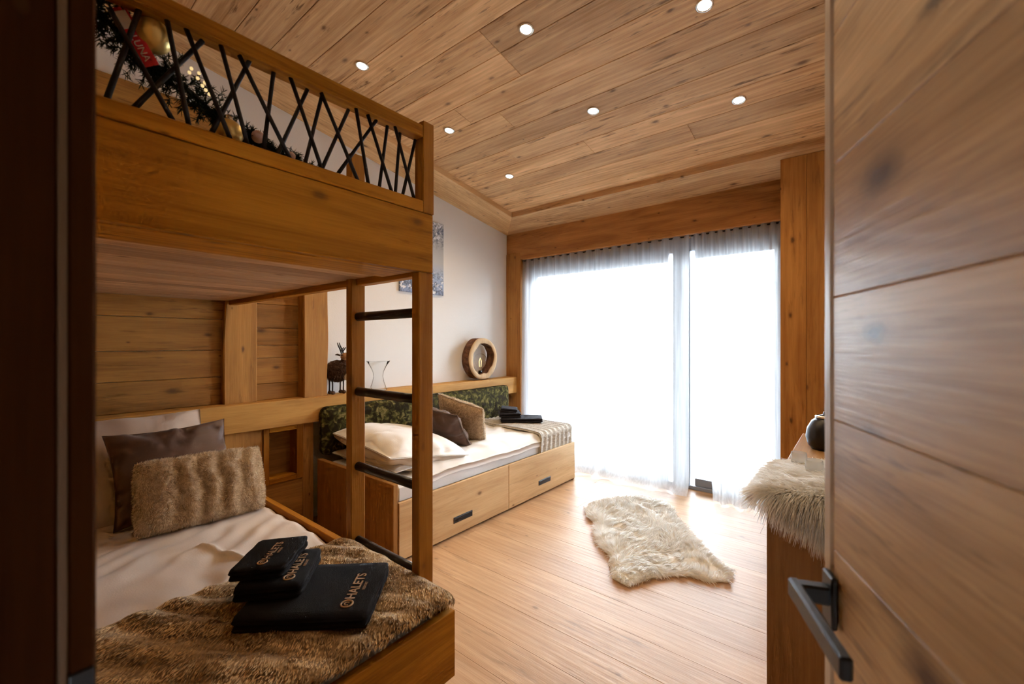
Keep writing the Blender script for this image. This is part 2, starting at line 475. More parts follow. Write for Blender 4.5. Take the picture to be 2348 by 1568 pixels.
def panemat(name):
    m, nt, b = newmat(name); N = nt.nodes; L = nt.links
    out = [x for x in N if x.type == 'OUTPUT_MATERIAL'][0]; N.remove(b)
    tr = N.new('ShaderNodeBsdfTransparent'); tr.inputs[0].default_value = (0.95, 0.97, 0.97, 1)
    gl = N.new('ShaderNodeBsdfGlossy'); gl.inputs['Roughness'].default_value = 0.02
    fr = N.new('ShaderNodeFresnel'); fr.inputs[0].default_value = 1.45
    mx = N.new('ShaderNodeMixShader')
    L.new(fr.outputs[0], mx.inputs[0]); L.new(tr.outputs[0], mx.inputs[1]); L.new(gl.outputs[0], mx.inputs[2])
    L.new(mx.outputs[0], out.inputs[0])
    return m
PANE = panemat('clear_pane')

def thinglass(name):
    m, nt, b = newmat(name); N = nt.nodes; L = nt.links
    out = [x for x in N if x.type == 'OUTPUT_MATERIAL'][0]; N.remove(b)
    tr = N.new('ShaderNodeBsdfTransparent'); tr.inputs[0].default_value = (0.985, 0.988, 0.988, 1)
    gl = N.new('ShaderNodeBsdfGlossy'); gl.inputs['Roughness'].default_value = 0.03
    lw = N.new('ShaderNodeLayerWeight'); lw.inputs[0].default_value = 0.05
    mx = N.new('ShaderNodeMixShader')
    L.new(lw.outputs['Fresnel'], mx.inputs[0]); L.new(tr.outputs[0], mx.inputs[1]); L.new(gl.outputs[0], mx.inputs[2])
    L.new(mx.outputs[0], out.inputs[0])
    return m
GLASS = thinglass('thin_glass')

def glintglass(name):
    m = thinglass(name); nt = m.node_tree; N = nt.nodes; L = nt.links
    out = [x for x in N if x.type == 'OUTPUT_MATERIAL'][0]; src = out.inputs[0].links[0].from_socket
    d = N.new('ShaderNodeBsdfDiffuse'); d.inputs[0].default_value = (0.95, 0.95, 0.95, 1)  # white mixed in to paint the sparkle on clear glass
    mx = N.new('ShaderNodeMixShader'); mx.inputs[0].default_value = 0.28
    L.new(src, mx.inputs[1]); L.new(d.outputs[0], mx.inputs[2]); L.new(mx.outputs[0], out.inputs[0])
    return m
GLINT = glintglass('glinting_clear_glass')

def emit(name, col, s):
    m, nt, b = newmat(name)
    b.inputs['Base Color'].default_value = (*col, 1)
    b.inputs['Emission Color'].default_value = (*col, 1); b.inputs['Emission Strength'].default_value = s
    return m
LAMP = emit('lit_lamp', (1.0, 0.86, 0.66), 30.0)
FILAMENT = emit('warm_filament', (1.0, 0.62, 0.25), 3.0)
FAIRY = emit('fairy_light', (1.0, 0.75, 0.35), 0.8)

def bark(name):
    return plain(name, (0.20, 0.085, 0.032), 0.9, bump=0.8, bscale=45, var=0.6, vscale=22)
BARK = plain('tree_bark', (0.13, 0.050, 0.018), 0.9, bump=0.8, bscale=45, var=0.6, vscale=22)
SLICE = wood('log_slice', (0.66, 0.47, 0.28), (0.46, 0.29, 0.15), 'Z', 0.0, 0.3, 0.7, tint=0.02)

def picturemat(name):
    """flat printed canvas: pale misty blue sky, frosted trees across the top and bottom"""
    m, nt, b = newmat(name); N = nt.nodes; L = nt.links
    tc = N.new('ShaderNodeTexCoord'); sp = N.new('ShaderNodeSeparateXYZ'); L.new(tc.outputs['Object'], sp.inputs[0])
    r = N.new('ShaderNodeValToRGB'); e = r.color_ramp.elements
    mr = N.new('ShaderNodeMapRange'); mr.inputs[1].default_value = -0.36; mr.inputs[2].default_value = 0.36
    L.new(sp.outputs[2], mr.inputs[0]); L.new(mr.outputs[0], r.inputs[0])
    e[0].position = 0.0; e[0].color = (0.25, 0.32, 0.50, 1)
    e[1].position = 1.0; e[1].color = (0.42, 0.43, 0.45, 1)
    k = e.new(0.25); k.color = (0.40, 0.49, 0.66, 1)
    k = e.new(0.45); k.color = (0.52, 0.54, 0.56, 1)
    n = N.new('ShaderNodeTexNoise'); n.inputs['Scale'].default_value = 26; n.inputs['Detail'].default_value = 5; n.inputs['Roughness'].default_value = 0.75
    L.new(tc.outputs['Object'], n.inputs['Vector'])
    th = N.new('ShaderNodeMapRange'); th.inputs[1].default_value = 0.49; th.inputs[2].default_value = 0.56
    L.new(n.outputs['Fac'], th.inputs[0])
    z = N.new('ShaderNodeMapRange'); z.inputs[1].default_value = 0.08; z.inputs[2].default_value = 0.20
    ab = N.new('ShaderNodeMath'); ab.operation = 'ABSOLUTE'; L.new(sp.outputs[2], ab.inputs[0]); L.new(ab.outputs[0], z.inputs[0])
    mu = N.new('ShaderNodeMath'); mu.operation = 'MULTIPLY'; L.new(th.outputs[0], mu.inputs[0]); L.new(z.outputs[0], mu.inputs[1])
    mx = N.new('ShaderNodeMix'); mx.data_type = 'RGBA'
    L.new(mu.outputs[0], mx.inputs[0]); L.new(r.outputs[0], mx.inputs[6]); mx.inputs[7].default_value = (0.10, 0.12, 0.17, 1)
    n2 = N.new('ShaderNodeTexNoise'); n2.inputs['Scale'].default_value = 34; n2.inputs['Detail'].default_value = 4
    L.new(tc.outputs['Object'], n2.inputs['Vector'])
    th2 = N.new('ShaderNodeMapRange'); th2.inputs[1].default_value = 0.55; th2.inputs[2].default_value = 0.62; L.new(n2.outputs['Fac'], th2.inputs[0])
    mu2 = N.new('ShaderNodeMath'); mu2.operation = 'MULTIPLY'; L.new(th2.outputs[0], mu2.inputs[0]); L.new(z.outputs[0], mu2.inputs[1])
    mx2 = N.new('ShaderNodeMix'); mx2.data_type = 'RGBA'
    L.new(mu2.outputs[0], mx2.inputs[0]); L.new(mx.outputs[2], mx2.inputs[6]); mx2.inputs[7].default_value = (0.80, 0.82, 0.86, 1)
    L.new(mx2.outputs[2], b.inputs['Base Color']); b.inputs['Roughness'].default_value = 0.8
    return m
PRINT = picturemat('frosted_tree_print')

# ================================================================ THE ROOM
XL, XR = -3.27, 0.36          # left plaster wall, right wall
YB, YW = 0.05, 3.93           # door wall face, face of the window beam
KS = 0.1623                   # fall of the ceiling towards the window
SLOPE = math.atan(KS)
def ztrim(y): return 2.629 + KS * (3.947 - y)
def zceil(y): return ztrim(y) + 0.05

# ---- floor with planks
floor = box('floor', -3.5, 0.6, -1.6, 4.30, -0.12, -0.02, SUBST, bev=0, kind='structure')
y = -0.65
while y < 4.12:
    wv = 0.195
    y1 = min(y + wv, 4.12)
    cut = random.uniform(-2.6, 0.0)
    xs = [-3.27, cut, 0.36] if random.random() < 0.8 else [-3.27, 0.36]
    for a, c in zip(xs[:-1], xs[1:]):
        if y > YB or True:
            lo = a if y > YB - 0.2 else max(a, -1.0)
            if c - lo > 0.1:
                box('plank', lo + 0.0003, c - 0.0003, y + 0.0003, y1 - 0.0003, -0.02, 0.0, FLOOR_X, floor, bev=0.0006)
    y = y1
box('plank', -1.2, 0.9, -1.5, -0.66, -0.02, 0.0, FLOOR_X, floor, bev=0.001)

# ---- left wall: plaster
wall_left = box('wall_left', -3.40, XL, -0.15, 4.20, 0.0, 3.60, PLASTER, bev=0, kind='structure')

# timber cladding beside the bunk bed (planks, posts, recessed panel)
zs = [0.945, 1.125, 1.30, 1.50, 1.69, 1.89, 2.08, 2.27, 2.46, 2.66, 2.85]
for a, c in zip(zs[:-1], zs[1:]):
    box('plank', XL, -3.245, 0.02, 0.995, a + 0.001, c - 0.001, WALL_Y, wall_left, bev=0.003)
zs2 = [0.945, 1.06, 1.24, 1.33, 1.45, 1.62, 1.80, 2.0, 2.15]
for a, c in zip(zs2[:-1], zs2[1:]):
    box('plank', XL, -3.242, 1.17, 1.475, a + 0.001, c - 0.001, WALL_Y, wall_left, bev=0.002)

def wavy_post(name, y0, y1, x0, x1, z0, z1, mat, parent, wl, wr, seed):
    """upright board with hand-hewn wavy long edges"""
    n = 26; V = []; F = []
    for i in range(n):
        z = z0 + (z1 - z0) * i / (n - 1)
        a = y0 + wl * (float(vnoise(z * 2.3, seed, seed)) - 0.5) * 2
        c = y1 + wr * (float(vnoise(z * 2.9, seed + 5, seed)) - 0.5) * 2
        bv = 0.006
        ring = [(x0, a), (x1 - bv, a), (x1, a + bv), (x1, c - bv), (x1 - bv, c), (x0, c)]
        V += [(x, yy, z) for x, yy in ring]
    m = 6
    for i in range(n - 1):
        for j in range(m):
            k = (j + 1) % m
            F.append((i * m + j, i * m + k, (i + 1) * m + k, (i + 1) * m + j))
    me = bpy.data.meshes.new(name)
    cx = Vector(((x0 + x1) / 2, (y0 + y1) / 2, (z0 + z1) / 2))
    F.append(tuple(range(m))[::-1]); F.append(tuple((n - 1) * m + j for j in range(m)))
    me.from_pydata([tuple(Vector(v) - cx) for v in V], [], F); me.update()
    return meshobj(name, me, mat, parent, T(*cx))
wavy_post('post', 0.985, 1.175, XL, -3.20, 0.945, 2.15, WALL_Z, wall_left, 0.018, 0.004, 3)
wavy_post('post', 1.468, 1.652, XL, -3.15, 0.945, 2.15, WALL_Z, wall_left, 0.003, 0.007, 8)

# lower cladding under the ledge, with a framed niche
for a, c in ((0.02, 0.33), (0.33, 0.62), (0.62, 0.92), (0.92, 1.195)):
    box('panel', XL, -3.16, a + 0.001, c - 0.001, 0.0, 0.76, WALL_Z, wall_left, bev=0.002)
box('panel', XL, -3.16, 1.196, 1.465, 0.0, 0.366, WALL_Y, wall_left, bev=0.002)
box('panel', XL, -3.16, 1.466, 1.544, 0.0, 0.76, WALL_Z, wall_left, bev=0.002)
box('niche_back', XL, -3.262, 1.20, 1.46, 0.366, 0.76, WALL_Y, wall_left, bev=0)
box('niche_frame', XL, -3.15, 1.196, 1.232, 0.366, 0.76, OAK_Z, wall_left, bev=0.002)
box('niche_frame', XL, -3.15, 1.418, 1.465, 0.366, 0.76, OAK_Z, wall_left, bev=0.002)
box('niche_frame', XL, -3.15, 1.232, 1.418, 0.366, 0.402, OAK_Y, wall_left, bev=0.002)
box('niche_frame', XL, -3.15, 1.232, 1.418, 0.724, 0.76, OAK_Y, wall_left, bev=0.002)

# long ledge along the left wall
box('trim_1', XL, -3.11, 0.02, 3.929, 0.762, 0.945, LEDGE_Y, bev=0.004, kind='structure')

# ---- ceiling: slab, sloping planks, perimeter boards
me = prism('ceiling', [(-3.40, -0.15), (0.50, -0.15), (0.50, 4.20), (-3.40, 4.20)], lambda x, y: zceil(y) + 0.02, lambda x, y: zceil(y) + 0.12)
ceiling = meshobj('ceiling', me, SUBST); ceiling['kind'] = 'structure'
rows = [3.60, 3.40, 3.198, 3.008, 2.826, 2.63, 2.451, 2.255, 2.07, 1.87, 1.69, 1.49, 1.30, 1.10, 0.92, 0.72, 0.53, 0.33, 0.14, -0.05]
for yb, ya in zip(rows[:-1], rows[1:]):
    cut = random.choice([None, -2.2, -1.95, -1.6, -0.9, -1.2, None])
    xs = [-2.93, cut, 0.36] if cut else [-2.93, 0.36]
    for a, c in zip(xs[:-1], xs[1:]):
        wv = (yb - ya) / math.cos(SLOPE)
        yc = (ya + yb) / 2
        me = boxmesh(c - a - 0.0014, wv - 0.0018, 0.02, 0.0025, CEIL_X)
        meshobj('plank', me, CEIL_X, ceiling, T((a + c) / 2, yc, zceil(yc) + 0.011) @ Matrix.Rotation(-SLOPE, 4, 'X'))
me = prism('trim', [(-3.27, 3.95), (-2.885, 3.56), (-2.885, 0.0), (-3.27, 0.0)], lambda x, y: ztrim(y), lambda x, y: zceil(y) + 0.018, 0.002)
o = meshobj('trim_2', me, CEIL_Y); o['kind'] = 'structure'
me = prism('trim', [(-3.27, 3.951), (0.36, 3.951), (0.36, 3.56), (-2.884, 3.56)], lambda x, y: ztrim(y), lambda x, y: zceil(y) + 0.018, 0.002)
o = meshobj('trim_3', me, CEIL_X); o['kind'] = 'structure'

# ---- window wall: lintel beam, left post, right column, wall above
beam = bmesh.new()
pts = [(-3.27, 2.40), (-3.13, 2.40), (-3.07, 2.325), (-2.98, 2.312), (-0.40, 2.312), (-0.40, 2.640), (-3.27, 2.640)]
f0 = [beam.verts.new((x, 3.93, z)) for x, z in pts]; f1 = [beam.verts.new((x, 4.19, z)) for x, z in pts]
beam.faces.new(f0); beam.faces.new(f1[::-1])
for i in range(len(pts)):
    j = (i + 1) % len(pts); beam.faces.new((f0[j], f0[i], f1[i], f1[j]))
bmesh.ops.recalc_face_normals(beam, faces=beam.faces[:])
bmesh.ops.bevel(beam, geom=[e for e in beam.edges], offset=0.006, segments=1, affect='EDGES')
me = bpy.data.meshes.new('beam'); beam.to_mesh(me); beam.free()
o = meshobj('trim_4', me, BEAM_X); o['kind'] = 'structure'
wavy = wavy_post('trim_5', 3.93, 4.19, XL, -3.055, 0.0, 2.40, BEAM_Z, None, 0.002, 0.002, 4)
wavy['kind'] = 'structure'
wf = box('wall_front', -3.40, 0.50, 4.19, 4.24, 2.32, 3.4, PLASTER, bev=0, kind='structure')
column = prism('col', [(-0.432, 3.662), (0.36, 3.662), (0.36, 4.24), (-0.432, 4.24)], lambda x, y: 0.0, lambda x, y: ztrim(y) - 0.002)
column = meshobj('trim_6', column, BEAM_Z); column['kind'] = 'structure'
for a, c in ((-0.435, -0.280), (-0.278, -0.115), (-0.113, 0.09), (0.092, 0.36)):
    me = prism('b', [(a, 3.642), (c, 3.642), (c, 3.662), (a, 3.662)], lambda x, y: 0.0, lambda x, y: ztrim(y) - 0.002)
    cx = (a + c) / 2
    me.transform(T(-cx, -3.65, -1.3))
    meshobj('board', me, BEAM_Z, column, T(cx, 3.65, 1.3))

# ---- right wall, door wall and the dim hall behind the camera
box('wall_right', XR, 0.50, -0.15, 4.24, 0.0, 3.60, PLASTER, bev=0, kind='structure')
OX0, OX1, OZ = -0.556, 0.33, 2.06
wb = box('wall_back', -3.40, OX0 - 0.03, -0.15, YB, 0.0, 3.6, WALL_Z, bev=0, kind='structure')
box('panel', OX1 + 0.03, 0.50, -0.15, YB, 0.0, 3.6, WALL_Z, wb, bev=0)
box('panel', OX0 - 0.03, OX1 + 0.03, -0.15, YB, OZ + 0.03, 3.6, WALL_Z, wb, bev=0)
box('wall_hall_left', -1.35, -1.20, -1.70, -0.15, 0.0, 2.6, HALLPL, bev=0, kind='structure')
box('wall_hall_right', 0.90, 1.05, -1.70, -0.15, 0.0, 2.6, HALLPL, bev=0, kind='structure')
box('wall_hall_back', -1.35, 1.05, -1.85, -1.70, 0.0, 2.6, HALLPL, bev=0, kind='structure')
box('wall_hall_side', 0.50, 1.05, -0.20, -0.10, 0.0, 2.6, HALLPL, bev=0, kind='structure')
box('ceiling_hall', -1.35, 1.05, -1.85, -0.15, 2.5, 2.6, HALLPL, bev=0, kind='structure')

# door lining
jamb = box('trim_7', OX0 - 0.03, OX0, -0.16, 0.0405, 0.0, OZ, JAMB_Z, bev=0.002, kind='structure')
box('seal', OX0 - 0.012, OX0 + 0.0005, 0.0408, 0.0468, 0.0, OZ, SEAL, jamb, bev=0.001)
box('casing', OX0 - 0.09, OX0 - 0.001, 0.0470, 0.0660, 0.0, OZ + 0.06, JAMB_Z, jamb, bev=0.0025)
box('strike_plate', OX0 - 0.004, OX0 + 0.0012, 0.048, 0.0645, 0.90, 1.047, BLACK, jamb, bev=0.0008)
box('lining', OX1, OX1 + 0.03, -0.16, 0.05, 0.0, OZ, JAMB_Z, jamb, bev=0.002)
box('lining', OX0 - 0.03, OX1 + 0.03, -0.16, 0.05, OZ, OZ + 0.03, JAMB_Z, jamb, bev=0.002)

# ---- window: frame, two sashes, panes, handle
win = empty('window_1', (-1.76, 4.14, 0.0)); win['kind'] = 'structure'
WX0, WX1 = -3.055, -0.432
def wbox(n, x0, x1, z0, z1, y0=4.10, y1=4.18, m=ALU): return box(n, x0, x1, y0, y1, z0, z1, m, win, bev=0.004)
wbox('frame', WX0, WX0 + 0.055, 0.0, 2.31)
wbox('frame', WX1 - 0.055, WX1, 0.0, 2.31)
wbox('frame', WX0 + 0.055, WX1 - 0.055, 2.195, 2.31)
wbox('threshold', WX0 + 0.055, WX1 - 0.055, 0.0, 0.035, 4.08, 4.19)
wbox('sash', -1.36, -1.275, 0.036, 2.194, 4.112, 4.15)
wbox('sash', -1.275, -1.205, 0.036, 2.194, 4.085, 4.14)
for x0, x1, yy in ((WX0 + 0.056, -1.361, 4.131), (-1.204, WX1 - 0.056, 4.112)):
    wbox('sash', x0, x0 + 0.045 if x0 < -2 else x0 + 0.002, 0.036, 2.194, yy - 0.02, yy + 0.02)
    wbox('sash', x1 - 0.045 if x1 > -1 else x1 - 0.002, x1, 0.036, 2.194, yy - 0.02, yy + 0.02)
    wbox('sash', x0 + 0.045, x1 - 0.045, 2.120, 2.194, yy - 0.02, yy + 0.02)
    wbox('sash', x0 + 0.045, x1 - 0.045, 0.036, 0.105, yy - 0.02, yy + 0.02)
    wbox('pane', x0 + 0.002, x1 - 0.002, 0.10, 2.125, yy - 0.003, yy + 0.003, PANE)
h = wbox('handle', -1.252, -1.228, 0.93, 1.05, 4.072, 4.085, BLACK)
box('grip', -1.250, -1.230, 4.045, 4.073, 1.0, 1.02, BLACK, h, bev=0.003)

# ---- outside: snowy terrace and a pale neighbouring house
o = box('snowy_ground', -14, 9, 4.26, 30, -0.32, -0.10, SNOW, bev=0)
tag(o, 'snow-covered white ground outside the sliding window', 'snow', kind='stuff')
house = empty('neighbouring_house', (-0.5, 17.0, -0.1))
tag(house, 'pale snow-roofed house seen faintly through the window', 'house')
box('wall', -4.0, 5.0, 15.5, 20.0, -0.1, 3.4, HOUSEW, house, bev=0.02)
rm = prism('roof', [(-5.0, 14.3), (6.0, 14.3), (6.0, 17.75), (-5.0, 17.75)], lambda x, y: 3.1 + (y - 14.3) * 0.36, lambda x, y: 3.5 + (y - 14.3) * 0.36)
meshobj('roof', rm, SNOW, house)
rm = prism('roof', [(-5.0, 17.75), (6.0, 17.75), (6.0, 21.2), (-5.0, 21.2)], lambda x, y: 3.1 + (21.2 - y) * 0.36, lambda x, y: 3.5 + (21.2 - y) * 0.36)
meshobj('roof', rm, SNOW, house)
for k in range(3):
    w_ = box('window', -3.0 + k * 2.8, -1.8 + k * 2.8, 15.45, 15.52, 1.0, 2.3, ALU, house, bev=0.01)
    box('pane', -2.9 + k * 2.8, -1.9 + k * 2.8, 15.43, 15.449, 1.1, 2.2, PANE, w_, bev=0)

# ================================================================ DOOR (open, right foreground)
ED = Vector((-0.0367, 0.806)); DD = Vector((-0.384, 0.923)).normalized()
ang = math.atan2(-DD.y, -DD.x)           # local +x runs from the free edge to the hinge
MD = T(ED.x, ED.y, 0.0) @ Matrix.Rotation(ang, 4, 'Z')
# local y: + is to the left of +x.  The seen face lies at y = 0 and the leaf extends away from the camera
nrm = (MD.to_3x3() @ Vector((0, 1, 0)))
sgn = 1.0 if nrm.x > 0 else -1.0        # leaf thickness grows towards +X world (away from the view)
door = empty('door_1', None, M=MD); door['kind'] = 'structure'
lbox('core', (0.436, sgn * 0.022, 1.02), (0.822, 0.024, 2.02), SUBST, door, MD, 0.001)
jz = [0.008, 0.10, 0.285, 0.477, 0.667, 0.857, 1.047, 1.237, 1.416, 1.61, 1.80, 2.03]
for a, c in zip(jz[:-1], jz[1:]):
    lbox('board', (0.4365, sgn * 0.005, (a + c) / 2), (0.824, 0.010, c - a - 0.0007), DOOR_X, door, MD, 0.0015)
    lbox('board', (0.4365, sgn * 0.039, (a + c) / 2), (0.824, 0.010, c - a - 0.0007), DOOR_X, door, MD, 0.0015)
lbox('edge_strip', (0.009, sgn * 0.0215, 1.02), (0.030, 0.047, 2.02), EDGEW, door, MD, 0.006)
hz = 0.975
hd = lbox('handle', (0.028, -sgn * 0.006, hz), (0.034, 0.008, 0.075), BLACK, door, MD, 0.002)
lbox('neck', (0.028, -sgn * 0.026, hz + 0.006), (0.020, 0.042, 0.026), BLACK, hd, MD, 0.003)
lbox('lever', (0.105, -sgn * 0.050, hz + 0.006), (0.176, 0.014, 0.028), BLACK, hd, MD, 0.003)
lbox('hinge', (0.848, sgn * 0.022, 0.30), (0.012, 0.016, 0.10), BLACK, door, MD, 0.003)
lbox('hinge', (0.848, sgn * 0.022, 1.75), (0.012, 0.016, 0.10), BLACK, door, MD, 0.003)

# ================================================================ BUNK BED
XF = -1.228
bunk = empty('bunk_bed', (XF, 0.55, 0.0))
tag(bunk, 'honey-coloured wooden upper bunk with black lattice guard and ladder', 'bunk bed')
box('front_panel', XF - 0.034, XF, 0.055, 1.050, 1.607, 1.823, OAK_Y, bunk, bev=0.003)
box('bottom_board', -1.45, XF - 0.035, 0.055, 0.984, 1.607, 1.627, OAK_Y, bunk, bev=0.002)
box('lower_rail', XF - 0.050, XF + 0.006, 0.055, 1.000, 1.824, 1.864, OAK_Y, bunk, bev=0.003)
box('top_rail', XF - 0.048, XF + 0.002, 0.055, 1.002, 2.096, 2.140, OAK_Y, bunk, bev=0.003)
box('stile', XF - 0.050, XF + 0.001, 1.003, 1.054, 1.824, 2.160, OAK_Z, bunk, bev=0.003)
box('post', XF - 0.043, XF, 0.984, 1.050, 0.0, 1.606, OAK_Z, bunk, bev=0.003)
box('post', -1.723, -1.680, 0.984, 1.050, 0.0, 2.164, OAK_Z, bunk, bev=0.003)
box('post', XF - 0.043, XF, 0.056, 0.110, 0.465, 1.606, OAK_Z, bunk, bev=0.003)
box('post', XF - 0.050, XF + 0.001, 0.056, 0.110, 1.865, 2.095, OAK_Z, bunk, bev=0.003)
box('side_rail', -3.243, -1.724, 1.005, 1.050, 1.596, 1.860, OAK_X, bunk, bev=0.003)
box('side_rail', -1.679, XF - 0.035, 1.005, 1.050, 1.596, 1.823, OAK_X, bunk, bev=0.003)
box('side_rail', -3.243, XF - 0.035, 0.055, 0.090, 1.630, 1.860, OAK_X, bunk, bev=0.003)
xx = -1.452
while xx > -3.24:
    wv = random.choice([0.13, 0.15, 0.17, 0.12])
    x1 = max(xx - wv, -3.243)
    box('slat', x1 + 0.001, xx - 0.001, 0.055, 1.004, 1.622, 1.640, SLAT_Y, bunk, bev=0.004)
    xx = x1
for z in (1.461, 1.138, 0.815, 0.495, 0.175):
    me = tube('rung', [(-0.206, 0, 0), (-0.1, 0, 0), (0, 0, 0), (0.1, 0, 0), (0.206, 0, 0)], 0.0185, 14)
    meshobj('rung', me, BLACKROD, bunk, T(-1.4755, 1.017, z))
LAT = [(0.218, 2.095, 0.162, 1.866), (0.167, 2.059, 0.279, 1.866), (0.337, 2.087, 0.203, 1.866), (0.265, 2.097, 0.308, 1.866),
       (0.301, 2.094, 0.396, 1.866), (0.373, 2.091, 0.435, 1.866), (0.442, 2.094, 0.352, 1.866), (0.414, 2.087, 0.544, 1.866),
       (0.502, 2.093, 0.475, 1.866), (0.542, 2.095, 0.635, 1.866), (0.595, 2.086, 0.508, 1.866), (0.639, 2.089, 0.586, 1.866),
       (0.631, 2.089, 0.754, 1.866), (0.725, 2.082, 0.635, 1.866), (0.745, 2.091, 0.79, 1.866), (0.826, 2.089, 0.683, 1.866),
       (0.787, 2.088, 0.881, 1.866), (0.869, 2.087, 0.836, 1.866), (0.892, 2.091, 0.976, 1.866), (0.921, 2.083, 0.901, 1.866),
       (0.988, 2.083, 0.93, 1.866)]
for i, (ya, za, yb, zb) in enumerate(LAT):
    dx = 0.006 if ya < yb else -0.005
    a = Vector((XF - 0.022 + dx, ya, min(za + 0.006, 2.099))); c = Vector((XF - 0.022 + dx, yb, zb - 0.003))
    mid = (a + c) / 2
    me = tube('stick', [a - mid, (a - mid) * 0.4, (c - mid) * 0.4, c - mid], [0.0058, 0.0054, 0.0056, 0.0060], 8)
    meshobj('lattice_stick', me, STICK, bunk, T(*mid))

# ---- mattress on the upper bunk
o = box('bunk_mattress', -3.21, -1.30, 0.095, 1.000, 1.641, 1.76, SHEET, bev=0.03)
tag(o, 'pale mattress lying inside the upper bunk behind its panel', 'mattress')

# ================================================================ LOWER BED
lb = empty('single_bed', (-2.1, 0.52, 0.0))
tag(lb, 'honey-coloured wooden single bed standing below the bunk', 'bed')
box('footboard', -1.067, -1.037, 0.06, 0.981, 0.245, 0.463, OAK_Y, lb, bev=0.002)
box('side_rail', -3.155, -1.068, 0.951, 0.981, 0.245, 0.500, OAK_X, lb, bev=0.002)
box('side_rail', -3.155, -1.068, 0.06, 0.090, 0.245, 0.463, OAK_X, lb, bev=0.002)
box('base_board', -3.155, -1.068, 0.091, 0.950, 0.245, 0.275, OAK_X, lb, bev=0.002)
box('plinth', -3.155, -1.45, 0.12, 0.80, 0.0, 0.244, OAK_X, lb, bev=0.002)
o = box('bed_mattress', -3.15, -1.085, 0.10, 0.942, 0.276, 0.470, SHEET, bev=0.035)
tag(o, 'white mattress lying in the lower bed frame', 'mattress')

def sheetmesh(name, x0, x1, y0, y1, nx, ny, hf, thick=0.02):
    """closed soft sheet: top follows hf(x,y), underside thick below, rounded rim"""
    u = np.linspace(0, 1, nx); v = np.linspace(0, 1, ny)
    U, Vv = np.meshgrid(u, v, indexing='ij')
    X = x0 + (x1 - x0) * U; Y = y0 + (y1 - y0) * Vv
    X, Y, Z = hf(X, Y, U, Vv)
    top = np.stack([X, Y, Z], -1).reshape(-1, 3)
    bot = top.copy(); bot[:, 2] -= thick
    n = nx * ny
    F = [gridfaces(nx, ny), gridfaces(nx, ny, n, True)]
    idx = np.arange(n).reshape(nx, ny)
    rim = np.concatenate([idx[:, 0], idx[-1, 1:], idx[-2::-1, -1], idx[0, -2:0:-1]])
    r2 = np.roll(rim, -1)
    F.append(np.stack([rim, rim + n, r2 + n, r2], -1)[:, ::-1])
    me = npmesh(name, np.concatenate([top, bot]), np.concatenate(F))
    return me

def duvet_low(X, Y, U, V):
    d = (X + 2.0) * 0.75 + (Y - 0.5) * 0.66
    Z = 0.497 + 0.030 * fbm(X * 3.0 + 4, Y * 3.5, 3, 2)
    crease = np.sin(d * 42 + 22 * fbm(X * 2.4, Y * 2.4, 9, 3)) * (0.5 + vnoise(X * 9, Y * 9, 31))
    Z += 0.0062 * crease * np.clip(vnoise(X * 2.5, Y * 2.5, 21) * 1.6 - 0.2, 0, 1)
    Z += 0.012 * np.exp(-((Y - 0.62 - 0.25 * (X + 1.95)) / 0.012) ** 2) * (X < -1.72) * (X > -2.15)
    e = np.minimum(np.minimum(V, 1 - V) * 0.85, np.minimum(U, 1 - U) * 2.0)
    Z -= 0.030 * np.clip(1 - e / 0.05, 0, 1) ** 2
    return X, Y, Z
o = meshobj('duvet', sheetmesh('duvet', -3.10, -1.10, 0.095, 0.948, 170, 90, duvet_low, 0.03), LINEN_DIM)
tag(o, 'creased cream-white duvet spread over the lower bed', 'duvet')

def throw_h(X, Y, U, V):
    X = X + 0.025 * (vnoise(Y * 4, 0 * Y, 5) - 0.5) * (1 - U)
    Z = 0.524 + 0.020 * fbm(X * 4 + 2, Y * 5, 33, 3)
    d = X * 0.5 - Y * 0.86
    Z += 0.006 * np.sin(d * 60 + 7 * vnoise(X * 4, Y * 4, 8)) * np.clip(vnoise(X * 3, Y * 3, 4) * 1.5 - 0.3, 0, 1)
    Z += 0.012 * fbm(X * 22, Y * 22, 50, 2)
    Z -= 0.014 * np.clip(1 - np.minimum(U, 1 - U) * 0.67 / 0.03, 0, 1) ** 2
    Z -= 0.016 * np.clip((V - 0.93) / 0.07, 0, 1) ** 2
    return X, Y, Z
tb = o = meshobj('throw_blanket', sheetmesh('throw', -1.735, -1.048, 0.085, 0.990, 130, 150, throw_h, 0.014), THROW)
tag(o, 'brown-beige plush throw across the foot of the lower bed', 'blanket')

